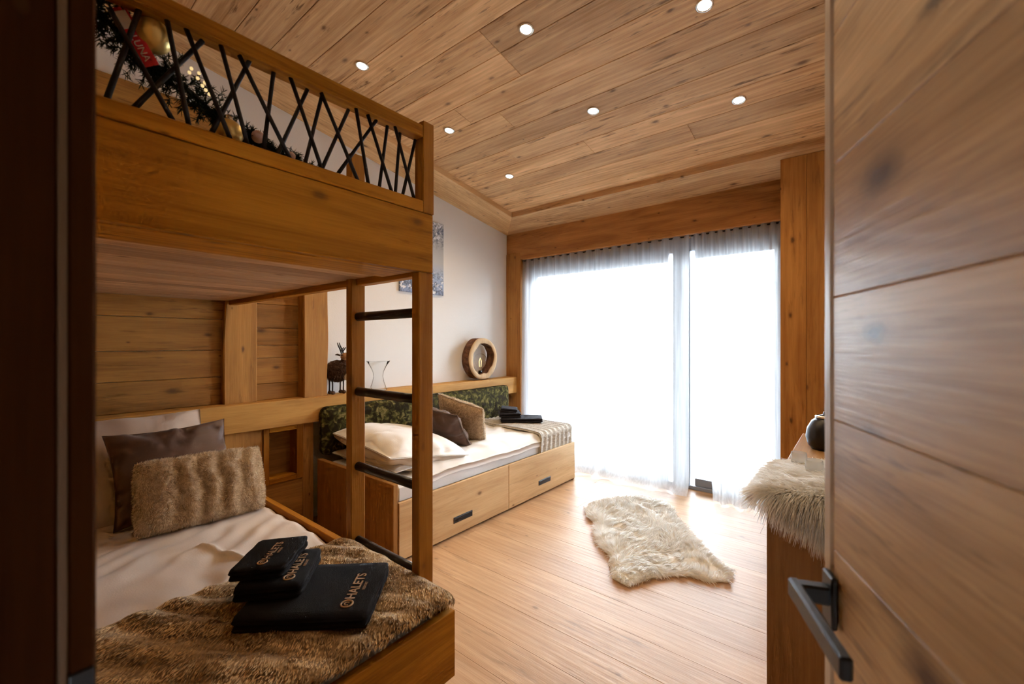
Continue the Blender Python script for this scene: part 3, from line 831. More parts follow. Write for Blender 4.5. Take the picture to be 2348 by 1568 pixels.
# ---- pillows and cushions
def pillow(name, w, h, t, ear=0.05, n=44, wr=0.006, seed=1, p=2.4, ribs=0.0):
    u = np.linspace(-1, 1, n); U, V = np.meshgrid(u, u, indexing='ij')
    sx = 1 - ear * (1 - V ** 2) * np.abs(U) ** 3; sy = 1 - ear * (1 - U ** 2) * np.abs(V) ** 3
    X = w / 2 * U * sx; Y = h / 2 * V * sy
    prof = (np.clip(1 - np.abs(U) ** p, 0, 1) * np.clip(1 - np.abs(V) ** p, 0, 1)) ** 0.55
    n1 = fbm(U * 2 + seed, V * 2 + seed, seed, 3) * 2
    rad = np.sin(np.arctan2(V, U) * 9 + 4 * n1) * (np.maximum(abs(U), abs(V)) ** 3) * wr
    rib = ribs * np.sin(U * 17 + 3 * n1) * np.clip(U + 0.75, 0, 0.3) / 0.3 * prof if ribs else 0
    top = t / 2 * prof * (1 + 0.10 * n1) + rad * (prof > 0) + rib
    bot = -t / 2 * prof * (1 + 0.08 * n1) + rad * (prof > 0)
    edge = (np.abs(U) > 0.999) | (np.abs(V) > 0.999)
    top[edge] = 0.003; bot[edge] = -0.003
    A = np.stack([X, Y, top], -1).reshape(-1, 3); B = np.stack([X, Y, bot], -1).reshape(-1, 3)
    N_ = n * n
    idx = np.arange(N_).reshape(n, n)
    rim = np.concatenate([idx[:, 0], idx[-1, 1:], idx[-2::-1, -1], idx[0, -2:0:-1]]); r2 = np.roll(rim, -1)
    F = np.concatenate([gridfaces(n, n), gridfaces(n, n, N_, True), np.stack([rim, rim + N_, r2 + N_, r2], -1)[:, ::-1]])
    return npmesh(name, np.concatenate([A, B]), F)

def frame_from(c, xdir, ydir):
    x = Vector(xdir).normalized(); y = (Vector(ydir) - x * Vector(ydir).dot(x)).normalized(); z = x.cross(y)
    M = Matrix((x, y, z)).transposed().to_4x4(); M.translation = Vector(c); return M

# cushions on the lower bed lean towards the head wall (-X), long side along Y
fc = o = meshobj('fur_cushion', pillow('c', 0.50, 0.31, 0.13, -0.02, 90, 0.003, 3, 4.0, 0.010), FURCUSH, None,
            frame_from((-2.44, 0.662, 0.655), (0.05, 1, -0.02), (-0.34, 0, 0.94)))
tag(o, 'small beige ribbed plush cushion in front on the lower bed', 'cushion')
o = meshobj('satin_cushion', pillow('c', 0.50, 0.46, 0.15, 0.09, 50, 0.016, 6), BROWNSATIN, None,
            frame_from((-2.66, 0.60, 0.715), (0.02, 1, 0.03), (-0.5, 0.0, 0.86)))
tag(o, 'shiny dark brown cushion behind the beige plush one', 'cushion')
o = meshobj('bed_pillow', pillow('c', 0.72, 0.60, 0.20, 0.05, 50, 0.012, 9), PILL_DIM, None,
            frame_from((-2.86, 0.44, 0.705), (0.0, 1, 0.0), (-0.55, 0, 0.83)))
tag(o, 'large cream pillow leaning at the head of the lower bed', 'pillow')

# ---- folded towels
def towel(name, w, d, t, layers, mat, seed):
    """folded towel: stacked rounded layers joined at the fold (local +x side)"""
    bm = bmesh.new(); lt = t / layers
    for k in range(layers):
        z = lt * (k + 0.5)
        n = 14; m = 12
        ring = []
        prof = []
        for a in np.linspace(-math.pi / 2, math.pi / 2, 7): prof.append((w / 2 + lt * 0.5 * math.cos(a), lt * 0.49 * math.sin(a)))
        for a in np.linspace(math.pi / 2, 3 * math.pi / 2, 7): prof.append((-w / 2 + lt * 0.5 * math.cos(a), lt * 0.49 * math.sin(a)))
        rows_ = []
        for j in range(m):
            yv = -d / 2 + d * j / (m - 1)
            inset = 0.0 if 0 < j < m - 1 else lt * 0.3
            wob = 0.003 * (random.random() - 0.5)
            rows_.append([bm.verts.new(((px - math.copysign(inset, px) + wob), yv, z + pz * (1 if 0 < j < m - 1 else 0.6))) for px, pz in prof])
        for j in range(m - 1):
            for i in range(len(prof)):
                i2 = (i + 1) % len(prof)
                bm.faces.new((rows_[j][i], rows_[j][i2], rows_[j + 1][i2], rows_[j + 1][i]))
        bm.faces.new(rows_[0][::-1]); bm.faces.new(rows_[-1])
    bmesh.ops.recalc_face_normals(bm, faces=bm.faces[:])
    me = bpy.data.meshes.new(name); bm.to_mesh(me); bm.free()
    me.polygons.foreach_set('use_smooth', [True] * len(me.polygons)); me.update()
    return me

def lettering(parent, M, size, z):
    """round emblem for the C, then HALETS, small line below; runs along local +y, tops towards -x"""
    Rz = Matrix.Rotation(math.pi / 2, 4, 'Z')
    me = textmesh('HALETS', size, size * 0.012)
    me.materials.clear()
    meshobj('lettering', me, TAN, parent, M @ T(0, size * 0.55, z) @ Rz)
    me = tube('emblem', [(math.cos(a) * size * 0.40, math.sin(a) * size * 0.40, 0) for a in np.linspace(0, 2 * math.pi, 20, endpoint=False)], size * 0.07, 6, True)
    em = meshobj('emblem', me, TAN, parent, M @ T(-size * 0.34, 0.0, z))
    me = tube('emblem_c', [(math.cos(a) * size * 0.17, math.sin(a) * size * 0.17, 0) for a in np.linspace(0.8, 5.4, 12)], size * 0.05, 6)
    meshobj('emblem_centre', me, TAN, em, M @ T(-size * 0.34, 0.0, z))
    me = textmesh('RESORT', size * 0.30); me.materials.clear()
    meshobj('lettering', me, TAN, parent, M @ T(size * 0.42, size * 1.7, z) @ Rz)

ta = math.atan2(0.871 - 0.639, -1.353 + 1.138) - math.pi / 2   # local +y along the printed edge
Mt = T(-1.330, 0.668, 0.530) @ Matrix.Rotation(ta, 4, 'Z')
t1 = meshobj('bath_towel', towel('t', 0.36, 0.30, 0.042, 2, TOWEL, 1), TOWEL, None, Mt)
tag(t1, 'large folded black towel at the bottom of the printed stack', 'towel', 'black printed towels on the lower bed')
lettering(t1, Mt @ T(0.130, -0.095, 0), 0.042, 0.0425)
Mt2 = T(-1.468, 0.610, 0.573) @ Matrix.Rotation(ta + 0.10, 4, 'Z')
t2 = meshobj('hand_towel', towel('t', 0.175, 0.24, 0.044, 2, TOWEL, 2), TOWEL, None, Mt2)
tag(t2, 'folded black towel in the middle of the printed stack', 'towel', 'black printed towels on the lower bed')
lettering(t2, Mt2 @ T(0.062, -0.075, 0), 0.038, 0.0445)
Mt3 = T(-1.515, 0.600, 0.618) @ Matrix.Rotation(ta + 0.05, 4, 'Z') @ Matrix.Rotation(R(-3), 4, 'Y')
t3 = meshobj('face_towel', towel('t', 0.150, 0.22, 0.036, 2, TOWEL, 3), TOWEL, None, Mt3)
tag(t3, 'smallest folded black towel on top of the printed stack', 'towel', 'black printed towels on the lower bed')
lettering(t3, Mt3 @ T(0.015, -0.070, 0), 0.034, 0.0365)

# ================================================================ DAYBED BY THE WINDOW
db = empty('daybed', (-2.6, 2.6, 0.0))
tag(db, 'pale spruce daybed with two drawers beside the window', 'bed')
XD = -2.165
box('end_panel', -3.105, -2.172, 1.546, 1.580, 0.0, 0.490, BED_Z, db, bev=0.003)
box('end_panel', -3.105, -2.172, 3.630, 3.660, 0.0, 0.372, BED_Z, db, bev=0.003)
box('base', -3.105, XD - 0.022, 1.581, 3.629, 0.03, 0.335, BED_Y, db, bev=0.002)
for y0, y1, hy in ((1.584, 2.633, 2.125), (2.637, 3.658, 3.135)):
    dr = box('drawer', XD - 0.021, XD, y0, y1, 0.018, 0.370, BED_Y, db, bev=0.002)
    box('pull', XD - 0.002, XD + 0.003, hy - 0.092, hy + 0.092, 0.098, 0.140, BLACK, dr, bev=0.001)
    box('lip', XD + 0.003, XD + 0.008, hy - 0.088, hy + 0.088, 0.131, 0.137, BLACK, dr, bev=0.001)
o = box('daybed_mattress', -3.035, -2.205, 1.585, 3.625, 0.336, 0.475, SHEET, bev=0.03)
tag(o, 'white mattress with a smooth side on the daybed', 'mattress')

def duvet_day(X, Y, U, V):
    Z = 0.526 + 0.060 * fbm(X * 3.6 + 1, Y * 3.0, 71, 3)
    Z += 0.012 * fbm(X * 11, Y * 9, 15, 2)
    Z += 0.010 * np.sin((X * 0.9 + Y * 0.35) * 38 + 6 * vnoise(X * 3, Y * 3, 12)) * np.clip(vnoise(X * 2.2, Y * 2.2, 5) * 1.5 - 0.3, 0, 1)
    e = np.minimum((1 - U) * 0.9, np.minimum(V, 1 - V) * 2)
    Z -= 0.060 * np.clip(1 - e / 0.11, 0, 1) ** 2
    X = X + 0.02 * (vnoise(Y * 5, Y * 0, 3) - 0.5) * (U > 0.8)
    return X, Y, Z
o = meshobj('daybed_duvet', sheetmesh('dd', -3.04, -2.190, 1.78, 3.60, 90, 150, duvet_day, 0.040), LINEN)
tag(o, 'rumpled white duvet lying on the daybed', 'duvet')

pad = empty('backrest_pad', (-3.075, 2.64, 0.50))
def padmesh():
    ny, nz = 80, 22
    u = np.linspace(-1, 1, ny); v = np.linspace(-1, 1, nz); U, V = np.meshgrid(u, v, indexing='ij')
    # rounded outline
    Y = 1.082 * U; Z = 0.180 * V
    rcor = 0.05
    ax = np.clip(np.abs(Y) - (1.082 - rcor), 0, None); az = np.clip(np.abs(Z) - (0.180 - rcor), 0, None)
    rr = np.hypot(ax, az); k = np.where((ax > 0) & (az > 0) & (rr > 0), np.maximum(ax, az) / np.maximum(rr, 1e-6), 1)
    Y = np.sign(Y) * (np.abs(Y) - ax + ax * k); Z = np.sign(Z) * (np.abs(Z) - az + az * k)
    prof = (np.clip(1 - np.abs(U) ** 22, 0, 1) * np.clip(1 - np.abs(V) ** 5, 0, 1)) ** 0.5
    A = np.stack([0.015 + 0.042 * prof, Y, Z], -1).reshape(-1, 3); B = np.stack([-0.018 + 0 * prof, Y, Z], -1).reshape(-1, 3)
    n = ny * nz; idx = np.arange(n).reshape(ny, nz)
    rim = np.concatenate([idx[:, 0], idx[-1, 1:], idx[-2::-1, -1], idx[0, -2:0:-1]]); r2 = np.roll(rim, -1)
    F = np.concatenate([gridfaces(ny, nz), gridfaces(ny, nz, n, True), np.stack([rim, rim + n, r2 + n, r2], -1)[:, ::-1]])
    return npmesh('pad', np.concatenate([A, B]), F)
tag(pad, 'long green leaf-patterned velvet backrest pad on the wall behind daybed', 'headboard')
meshobj('cushion_pad', padmesh(), LEAF, pad, T(-3.085, 2.642, 0.690))
box('backing_board', -3.11, -3.103, 1.60, 3.68, 0.53, 0.86, BLACK, pad, bev=0.001)

o = meshobj('daybed_pillow', pillow('p', 0.82, 0.66, 0.24, 0.05, 50, 0.014, 14, 3.0), LINEN, None,
            frame_from((-2.64, 1.93, 0.60), (1, -0.06, -0.06), (0.06, 1, -0.16)))
tag(o, 'big white pillow lying at the ladder end of the daybed', 'pillow')
o = meshobj('daybed_pillow', pillow('p', 0.78, 0.58, 0.12, 0.05, 40, 0.010, 24), LINEN, None,
            frame_from((-2.66, 1.92, 0.525), (1, 0.0, 0.0), (0.0, 1, 0.0)))
tag(o, 'lower white pillow squashed beneath the big one on daybed', 'pillow')
pc = o = meshobj('plush_cushion', pillow('p', 0.46, 0.42, 0.13, 0.03, 50, 0.005, 17, 3.0), FURCUSH, None,
            frame_from((-2.62, 2.56, 0.680), (1.0, 0.20, -0.22), (-0.12, -0.42, 0.88)))
tag(o, 'beige plush cushion propped up on the daybed', 'cushion')
o = meshobj('dark_cushion', pillow('p', 0.44, 0.42, 0.13, 0.08, 44, 0.014, 19), BROWNSATIN, None,
            frame_from((-2.60, 2.34, 0.665), (1.0, 0.15, -0.12), (-0.10, -0.62, 0.76)))
tag(o, 'dark brown cushion behind the beige one on daybed', 'cushion')

# knitted blanket folded over the window end of the daybed
def knitmesh():
    nu, nv = 90, 60
    s = np.linspace(0, 1, nu); t = np.linspace(0, 1, nv); S, Tt = np.meshgrid(s, t, indexing='ij')
    L0 = 0.86; drop = 0.185; r = 0.05
    arc = S * (L0 + drop)
    flat = L0 - r; bend = r * math.pi / 2
    q = np.clip((arc - flat) / bend, 0, 1) * math.pi / 2
    X = -3.045 + np.minimum(arc, flat) + r * np.sin(q)
    Z = 0.548 - r * (1 - np.cos(q)) - np.clip(arc - flat - bend, 0, None)
    Y = 3.13 + 0.515 * Tt + 0.03 * (1 - S) * (1 - Tt) + 0.015 * np.sin(S * 5) * (1 - Tt) - 0.03 * np.clip(S - 0.8, 0, 1) * (1 - Tt) * 3
    Z += 0.010 * np.sin(Tt * math.pi * 15) * 0.5 + 0.02 * fbm(X * 5, Y * 5, 40, 2) * (S < 0.85)
    X += 0.006 * np.sin(Tt * math.pi * 15 + 1) * (S > 0.85)
    off = np.where(S > 0.83, 1.0, 0.0)
    A = np.stack([X, Y, Z], -1).reshape(-1, 3)
    qn = q.reshape(-1)
    nrm = np.stack([np.sin(qn), 0 * qn, np.cos(qn)], -1)
    B = A - nrm * 0.020
    n = nu * nv; idx = np.arange(n).reshape(nu, nv)
    rim = np.concatenate([idx[:, 0], idx[-1, 1:], idx[-2::-1, -1], idx[0, -2:0:-1]]); r2 = np.roll(rim, -1)
    F = np.concatenate([gridfaces(nu, nv), gridfaces(nu, nv, n, True), np.stack([rim, rim + n, r2 + n, r2], -1)[:, ::-1]])
    return npmesh('knit', np.concatenate([A, B]), F)
o = meshobj('knitted_blanket', knitmesh(), KNIT)
tag(o, 'cream knitted blanket hanging over the window end of daybed', 'blanket')

ta2 = R(38)
Mw = T(-2.66, 3.44, 0.556) @ Matrix.Rotation(ta2, 4, 'Z')
o = meshobj('bath_towel', towel('t', 0.40, 0.26, 0.040, 2, TOWELG, 5), TOWELG, None, Mw)
tag(o, 'large folded charcoal towel at the bottom of daybed stack', 'towel', 'dark towels on the daybed')
Mw = T(-2.775, 3.385, 0.598) @ Matrix.Rotation(ta2 + 0.1, 4, 'Z')
o = meshobj('hand_towel', towel('t', 0.20, 0.24, 0.044, 2, TOWELG, 6), TOWELG, None, Mw)
tag(o, 'charcoal folded towel in the middle of daybed stack', 'towel', 'dark towels on the daybed')
Mw = T(-2.785, 3.39, 0.643) @ Matrix.Rotation(ta2, 4, 'Z') @ Matrix.Rotation(R(6), 4, 'Y')
o = meshobj('face_towel', towel('t', 0.15, 0.20, 0.04, 2, TOWELG, 7), TOWELG, None, Mw)
tag(o, 'smallest charcoal towel on top of daybed stack', 'towel', 'dark towels on the daybed')

# ================================================================ THINGS ON THE LEDGE
ZL = 0.945
# log ring lamp
ring = empty('log_ring_lamp', (-3.19, 3.385, ZL))
tag(ring, 'hollow log slice ring lamp with glass bulb on the ledge', 'lamp')
def logring():
    n = 64; V = []; F = []
    prof_n = 8
    for i in range(n):
        a = 2 * math.pi * i / n
        wo = 0.010 * (float(vnoise(math.cos(a) * 2.2 + 5, math.sin(a) * 2.2, 3)) - 0.5)
        ro = 0.224 + wo; ri = 0.166 + 0.022 * (float(vnoise(math.cos(a) * 3 + 9, math.sin(a) * 3, 6)) - 0.5) + 0.008 * math.sin(2 * a)
        for x, r_ in ((0.058, ro - 0.010), (0.050, ro), (-0.050, ro), (-0.058, ro - 0.010), (-0.058, ri + 0.004), (-0.052, ri), (0.052, ri), (0.058, ri + 0.004)):
            V.append((x, r_ * math.cos(a), r_ * math.sin(a)))
    for i in range(n):
        for j in range(prof_n):
            k = (j + 1) % prof_n; i2 = (i + 1) % n
            F.append((i * prof_n + j, i * prof_n + k, i2 * prof_n + k, i2 * prof_n + j))
    me = npmesh('ring', V, F, False)
    me.materials.append(SLICE); me.materials.append(BARK)
    mi = []
    for i in range(n):
        for j in range(prof_n):
            mi.append(1 if j in (1, 5) or j == 0 and False else 0)
    me.polygons.foreach_set('material_index', mi); me.update()
    bm = bmesh.new(); bm.from_mesh(me); bmesh.ops.recalc_face_normals(bm, faces=bm.faces[:]); bm.to_mesh(me); bm.free()
    return me
meshobj('log_ring', logring(), SLICE, ring, T(-3.190, 3.385, ZL + 0.2305))
bulb = meshobj('bulb', lathe('bulb', [(0.0, 0.185), (0.025, 0.182), (0.05, 0.168), (0.065, 0.14), (0.066, 0.11), (0.05, 0.07), (0.03, 0.035), (0.020, 0.012), (0.018, 0.0)], 24), GLASS, ring, T(-3.185, 3.385, ZL + 0.100))
meshobj('filament', tube('fil', [(0, -0.012, 0.04), (0, -0.018, 0.10), (0, 0.0, 0.135), (0, 0.018, 0.10), (0, 0.012, 0.04)], 0.003, 6), FILAMENT, bulb, T(-3.185, 3.385, ZL + 0.100))
meshobj('socket', lathe('socket', [(0.0, 0.034), (0.018, 0.034), (0.021, 0.028), (0.021, 0.0), (0.0, 0.0)], 18), BLACK, ring, T(-3.185, 3.385, ZL + 0.067))

# glass vase with a flared rim
o = meshobj('glass_vase', lathe('vase', [(0.0, 0.004), (0.062, 0.004), (0.068, 0.0), (0.072, 0.006), (0.062, 0.03), (0.048, 0.07), (0.040, 0.115), (0.045, 0.155), (0.066, 0.20), (0.096, 0.243), (0.098, 0.247), (0.093, 0.245), (0.062, 0.20), (0.041, 0.155), (0.036, 0.115), (0.044, 0.07), (0.058, 0.03), (0.060, 0.012), (0.0, 0.010)], 36), GLASS, None, T(-3.185, 2.115, ZL))
tag(o, 'clear glass vase with flared rim on the ledge', 'vase')

# plush reindeer figure, body facing +Y
deer = empty('reindeer_figure', (-3.19, 1.75, ZL))
tag(deer, 'brown plush reindeer figure with black antlers on the ledge', 'figurine')
def blob(name, c, r, seed, mat, parent, amp=0.06, nu=28, nv=18):
    u = np.linspace(0, 2 * math.pi, nu, endpoint=False); v = np.linspace(0.03, math.pi - 0.03, nv)
    U, V = np.meshgrid(u, v, indexing='ij')
    k = 1 + amp * (vnoise(U * 6, V * 7, seed) - 0.5) * 2
    P = np.stack([r[0] * np.sin(V) * np.cos(U) * k, r[1] * np.sin(V) * np.sin(U) * k, r[2] * np.cos(V) * k], -1).reshape(-1, 3)
    F = []
    for i in range(nu):
        for j in range(nv - 1):
            i2 = (i + 1) % nu
            F.append((i * nv + j, i * nv + j + 1, i2 * nv + j + 1, i2 * nv + j))
    return meshobj(name, npmesh(name, P, F), mat, parent, T(*c))
dbody = blob('body', (-3.19, 1.752, ZL + 0.182), (0.058, 0.098, 0.078), 1, BROWNFUR, deer, 0.14)
blob('bib', (-3.146, 1.806, ZL + 0.135), (0.026, 0.030, 0.030), 6, CREAMPL, deer, 0.1)
blob('neck', (-3.18, 1.802, ZL + 0.245), (0.026, 0.032, 0.045), 2, BROWNFUR, deer, 0.1)
hd_ = blob('head', (-3.170, 1.806, ZL + 0.292), (0.034, 0.038, 0.032), 3, TANPL, deer, 0.06)
blob('muzzle', (-3.146, 1.828, ZL + 0.282), (0.019, 0.018, 0.016), 4, CREAMPL, hd_, 0.05)
for s in (-1, 1):
    an = meshobj('antler', tube('antler', [(0, 0, 0), (0, -0.010, 0.03), (0.0, -0.028, 0.065), (0, -0.036, 0.088)], [0.006, 0.006, 0.005, 0.003], 7), STICK, hd_, T(-3.19 + s * 0.014, 1.792, ZL + 0.315))
    meshobj('ear', tube('ear', [(0, 0, 0), (s * 0.012, -0.02, 0.008), (s * 0.02, -0.034, 0.006)], [0.007, 0.008, 0.002], 7), BROWNFUR, hd_, T(-3.19 + s * 0.02, 1.785, ZL + 0.300))
    meshobj('antler', tube('antler', [(0, 0, 0), (0, 0.016, 0.022), (0, 0.024, 0.034)], [0.005, 0.005, 0.003], 7), STICK, hd_, T(-3.19 + s * 0.014, 1.788, ZL + 0.333))
    for yy in (1.695, 1.785):
        lg = meshobj('leg', tube('leg', [(0, 0, 0), (0, 0.002, 0.06), (0, 0, 0.125)], [0.0055, 0.005, 0.006], 8), STICK, deer, T(-3.19 + s * 0.024, yy, ZL + 0.010))
        blob('foot', (-3.19 + s * 0.024, yy + 0.006, ZL + 0.0135), (0.012, 0.018, 0.014), 5, BROWNFUR, lg, 0.05, 14, 10)

# picture on the plaster wall
o = box('canvas_picture', XL, -3.248, 2.385, 2.915, 1.822, 2.540, PRINT, bev=0.003)
tag(o, 'frameless canvas of frosted trees on the white wall', 'picture')

# ================================================================ SHEER CURTAINS
def curtain(name, xt0, xt1, xb0, xb1, folds, seed, label):
    nu, nv = int(folds * 12), 46
    s = np.linspace(0, 1, nu); t = np.linspace(0, 1, nv); S, Tt = np.meshgrid(s, t, indexing='ij')
    k = Tt ** 1.5
    X = (xt0 + (xt1 - xt0) * S) * (1 - k) + (xb0 + (xb1 - xb0) * S) * k
    ph = S * folds * 2 * math.pi + 3.0 * fbm(S * 6, 0 * S, seed, 2) + 0.5 * Tt * np.sin(S * 9 + seed)
    lo = S * folds * 0.36 * 2 * math.pi + 5.0 * fbm(S * 5, 0 * S, seed + 20, 2) + 0.4 * Tt
    hi = np.clip(1 - Tt * 1.5, 0.0, 1)
    Y = 3.963 - 0.060 * Tt + (0.012 * hi + 0.003) * np.sin(ph) + 0.030 * Tt * np.sin(lo) + 0.020 * fbm(S * 9, Tt * 1.5, seed + 3, 2) * Tt
    Y = Y - 0.05 * np.clip((Tt - 0.94) / 0.06, 0, 1) ** 2 * (0.4 + vnoise(S * 8, 0 * S, seed + 9))
    Z = 2.318 + (0.012 - 2.318) * Tt + 0.004 * np.sin(ph * 0.5) * (Tt > 0.98)
    me = npmesh(name, np.stack([X, Y, Z], -1).reshape(-1, 3), gridfaces(nu, nv))
    o = meshobj('sheer_curtain', me, SHEER)
    tag(o, label, 'curtain', 'white sheer curtains')
    return o
curtain('c', -3.045, -1.165, -3.04, -1.150, 19, 3, 'wide white sheer curtain over the left window sash beside daybed')
curtain('c', -1.160, -0.447, -0.945, -0.450, 11, 8, 'narrow white sheer curtain gathered over the right window sash')
rod = empty('curtain_rod', (-1.75, 3.975, 2.30))
tag(rod, 'thin black curtain rod under the timber lintel', 'curtain rod')
meshobj('rod', tube('rod', [(-1.305, 0, 0), (-0.4, 0, 0), (0.4, 0, 0), (1.305, 0, 0)], 0.0065, 10), BLACK, rod, T(-1.75, 3.975, 2.302))
for x in (-3.050, -0.452):
    meshobj('finial', tube('finial', [(-0.012, 0, 0), (0, 0, 0), (0.012, 0, 0)], [0.010, 0.013, 0.010], 10), BLACK, rod, T(x, 3.975, 2.302))

# ================================================================ CEILING SPOTS
def spot(x, y, label):
    z = zceil(y)
    t = empty('ceiling_spot', None, M=T(x, y, z) @ Matrix.Rotation(-SLOPE, 4, 'X'))
    tag(t, label, 'ceiling light', 'small recessed ceiling spots')
    M = WM[t]
    meshobj('bezel', lathe('bezel', [(0.040, 0.002), (0.041, -0.003), (0.036, -0.006), (0.030, -0.004), (0.028, 0.004)], 28), CHROME, t, M)
    meshobj('lamp', lathe('lamp', [(0.029, -0.001), (0.024, -0.007), (0.012, -0.010), (0.0005, -0.011)], 24), LAMP, t, M)
    ld = bpy.data.lights.new('spot_light', 'SPOT'); ld.energy = SPOT_W; ld.color = SPOT_COL
    ld.spot_size = R(140); ld.spot_blend = 0.9; ld.shadow_soft_size = 0.035
    lo = bpy.data.objects.new('spot_light', ld)
    link(lo, t, T(x, y, z - 0.03))
spots = [(-2.407, 1.482, 'lit ceiling spot nearest above the bunk guard rail'),
         (-1.376, 1.82, 'lit ceiling spot in the middle column nearest the camera'),
         (-0.57, 2.17, 'lit ceiling spot at the top right edge of the view'),
         (-2.409, 2.217, 'lit ceiling spot just right of the bunk post top'),
         (-1.377, 2.565, 'lit ceiling spot in the middle column nearer the window'),
         (-0.568, 2.923, 'lit ceiling spot on the right nearer the window'),
         (-2.424, 2.956, 'lit ceiling spot deepest in the corner above the daybed')]
for x, y, l in spots: spot(x, y, l)

# ================================================================ FUR
def blades(name, P, D, Lh, W, droop=0.35):
    """thin tapered hairs: roots P, directions D, length Lh, width W"""
    n = len(P)
    D = D / np.linalg.norm(D, axis=1, keepdims=True)
    side = np.cross(D, rng.normal(size=(n, 3))); side /= np.linalg.norm(side, axis=1, keepdims=True)
    Lh = np.broadcast_to(Lh, (n,))[:, None]; w = np.broadcast_to(W, (n,))[:, None]
    g = np.array([0, 0, -1.0])
    M1 = P + D * Lh * 0.55 + g * Lh * droop * 0.18
    M2 = P + D * Lh + g * Lh * droop * 0.6
    V = np.stack([P - side * w / 2, P + side * w / 2, M1 + side * w * 0.45, M1 - side * w * 0.45, M2 + side * w * 0.08, M2 - side * w * 0.08], 1).reshape(-1, 3)
    b = np.arange(n)[:, None] * 6
    F = np.concatenate([b + np.array([0, 1, 2, 3]), b + np.array([3, 2, 4, 5])])
    return npmesh(name, V, F)

def fuzz(o, n, ln, w, lie=0.6, flow=(0, 0, -1), seed=0, mat=None, name='pile', clump=1.5):
    """short pile hairs scattered over a mesh, child of it"""
    me = o.data; me.calc_loop_triangles()
    nt_ = len(me.loop_triangles)
    tri = np.empty(nt_ * 3, dtype=np.int32); me.loop_triangles.foreach_get('vertices', tri); tri = tri.reshape(-1, 3)
    co = np.empty(len(me.vertices) * 3, dtype=np.float32); me.vertices.foreach_get('co', co); co = co.reshape(-1, 3).astype(float)
    a, b_, c_ = co[tri[:, 0]], co[tri[:, 1]], co[tri[:, 2]]
    nr_ = np.cross(b_ - a, c_ - a); ar = np.linalg.norm(nr_, axis=1); nr_ /= ar[:, None] + 1e-12
    k = rng.choice(nt_, n, p=ar / ar.sum())
    u_ = rng.random(n); v_ = rng.random(n); f_ = u_ + v_ > 1; u_[f_] = 1 - u_[f_]; v_[f_] = 1 - v_[f_]
    P_ = a[k] + (b_ - a)[k] * u_[:, None] + (c_ - a)[k] * v_[:, None]
    fl = np.array(flow, float)
    cl_ = np.stack([vnoise(P_[:, 0] * 28, P_[:, 1] * 28 + P_[:, 2] * 28, seed + q) - 0.5 for q in range(3)], -1)
    D_ = nr_[k] + fl * lie + cl_ * clump + rng.normal(0, 0.22, (n, 3))
    h = meshobj(name, blades(name, P_, D_, ln * rng.uniform(0.7, 1.3, n), w, 0.3), mat, o, WM[o]); h['kind'] = 'stuff'
    return h
PLUSH = furmat('plush_pile', (0.58, 0.44, 0.295), (0.92, 0.79, 0.60), 0.25)
def patchfur(name, c1, c2, sc_, rot):
    m = furmat(name, c1, c2, 0.12); nt = m.node_tree; N = nt.nodes; L = nt.links
    r = [x for x in N if x.type == 'VALTORGB'][0]; g = [x for x in N if x.type == 'NEW_GEOMETRY'][0]
    mp = N.new('ShaderNodeMapping'); mp.vector_type = 'TEXTURE'
    mp.inputs['Scale'].default_value = tuple(1 / v for v in sc_); mp.inputs['Rotation'].default_value = (0, 0, rot)
    L.new(g.outputs['Position'], mp.inputs['Vector'])
    n = N.new('ShaderNodeTexNoise'); n.inputs['Scale'].default_value = 1; n.inputs['Detail'].default_value = 4; n.inputs['Roughness'].default_value = 0.6
    n.inputs['Distortion'].default_value = 0.5
    L.new(mp.outputs[0], n.inputs['Vector'])
    mr = N.new('ShaderNodeMapRange'); mr.inputs[1].default_value = 0.38; mr.inputs[2].default_value = 0.64
    L.new(n.outputs['Fac'], mr.inputs[0])
    a = N.new('ShaderNodeMath'); a.operation = 'MULTIPLY_ADD'; a.inputs[1].default_value = 0.25; a.use_clamp = True
    L.new(g.outputs['Random Per Island'], a.inputs[0])
    b2 = N.new('ShaderNodeMath'); b2.operation = 'MULTIPLY'; b2.inputs[1].default_value = 0.78
    L.new(mr.outputs[0], b2.inputs[0]); L.new(b2.outputs[0], a.inputs[2]); L.new(a.outputs[0], r.inputs[0])
    return m
THROWP = patchfur('throw_pile', (0.27, 0.155, 0.060), (0.90, 0.66, 0.37), (6, 20, 14), 0.6)
BROWNP = furmat('brown_pile', (0.045, 0.018, 0.008), (0.14, 0.065, 0.03), 0.1)

RUG = [(-1.726, 3.032), (-1.741, 3.167), (-1.645, 3.374), (-1.483, 3.545), (-1.271, 3.585), (-1.128, 3.458), (-1.028, 3.269), (-0.887, 3.101),
       (-0.733, 2.889), (-0.622, 2.786), (-0.545, 2.731), (-0.534, 2.606), (-0.61, 2.547), (-0.721, 2.531), (-0.82, 2.463), (-0.904, 2.354),
       (-0.976, 2.194), (-1.085, 2.218), (-1.16, 2.342), (-1.208, 2.447), (-1.355, 2.554), (-1.45, 2.689), (-1.511, 2.828), (-1.613, 2.9)]
def inside(poly, X, Y):
    r = np.zeros(X.shape, bool); n = len(poly)
    for i in range(n):
        x0, y0 = poly[i]; x1, y1 = poly[i - 1]
        c = ((y0 > Y) != (y1 > Y)) & (X < (x1 - x0) * (Y - y0) / (y1 - y0 + 1e-12) + x0)
        r ^= c
    return r
def polydist(poly, X, Y):
    d = np.full(X.shape, 9.0); n = len(poly)
    for i in range(n):
        a = np.array(poly[i - 1]); c = np.array(poly[i]); e = c - a
        t = np.clip(((X - a[0]) * e[0] + (Y - a[1]) * e[1]) / (e @ e), 0, 1)
        d = np.minimum(d, np.hypot(X - a[0] - t * e[0], Y - a[1] - t * e[1]))
    return d
rugc = (-1.13, 2.90)
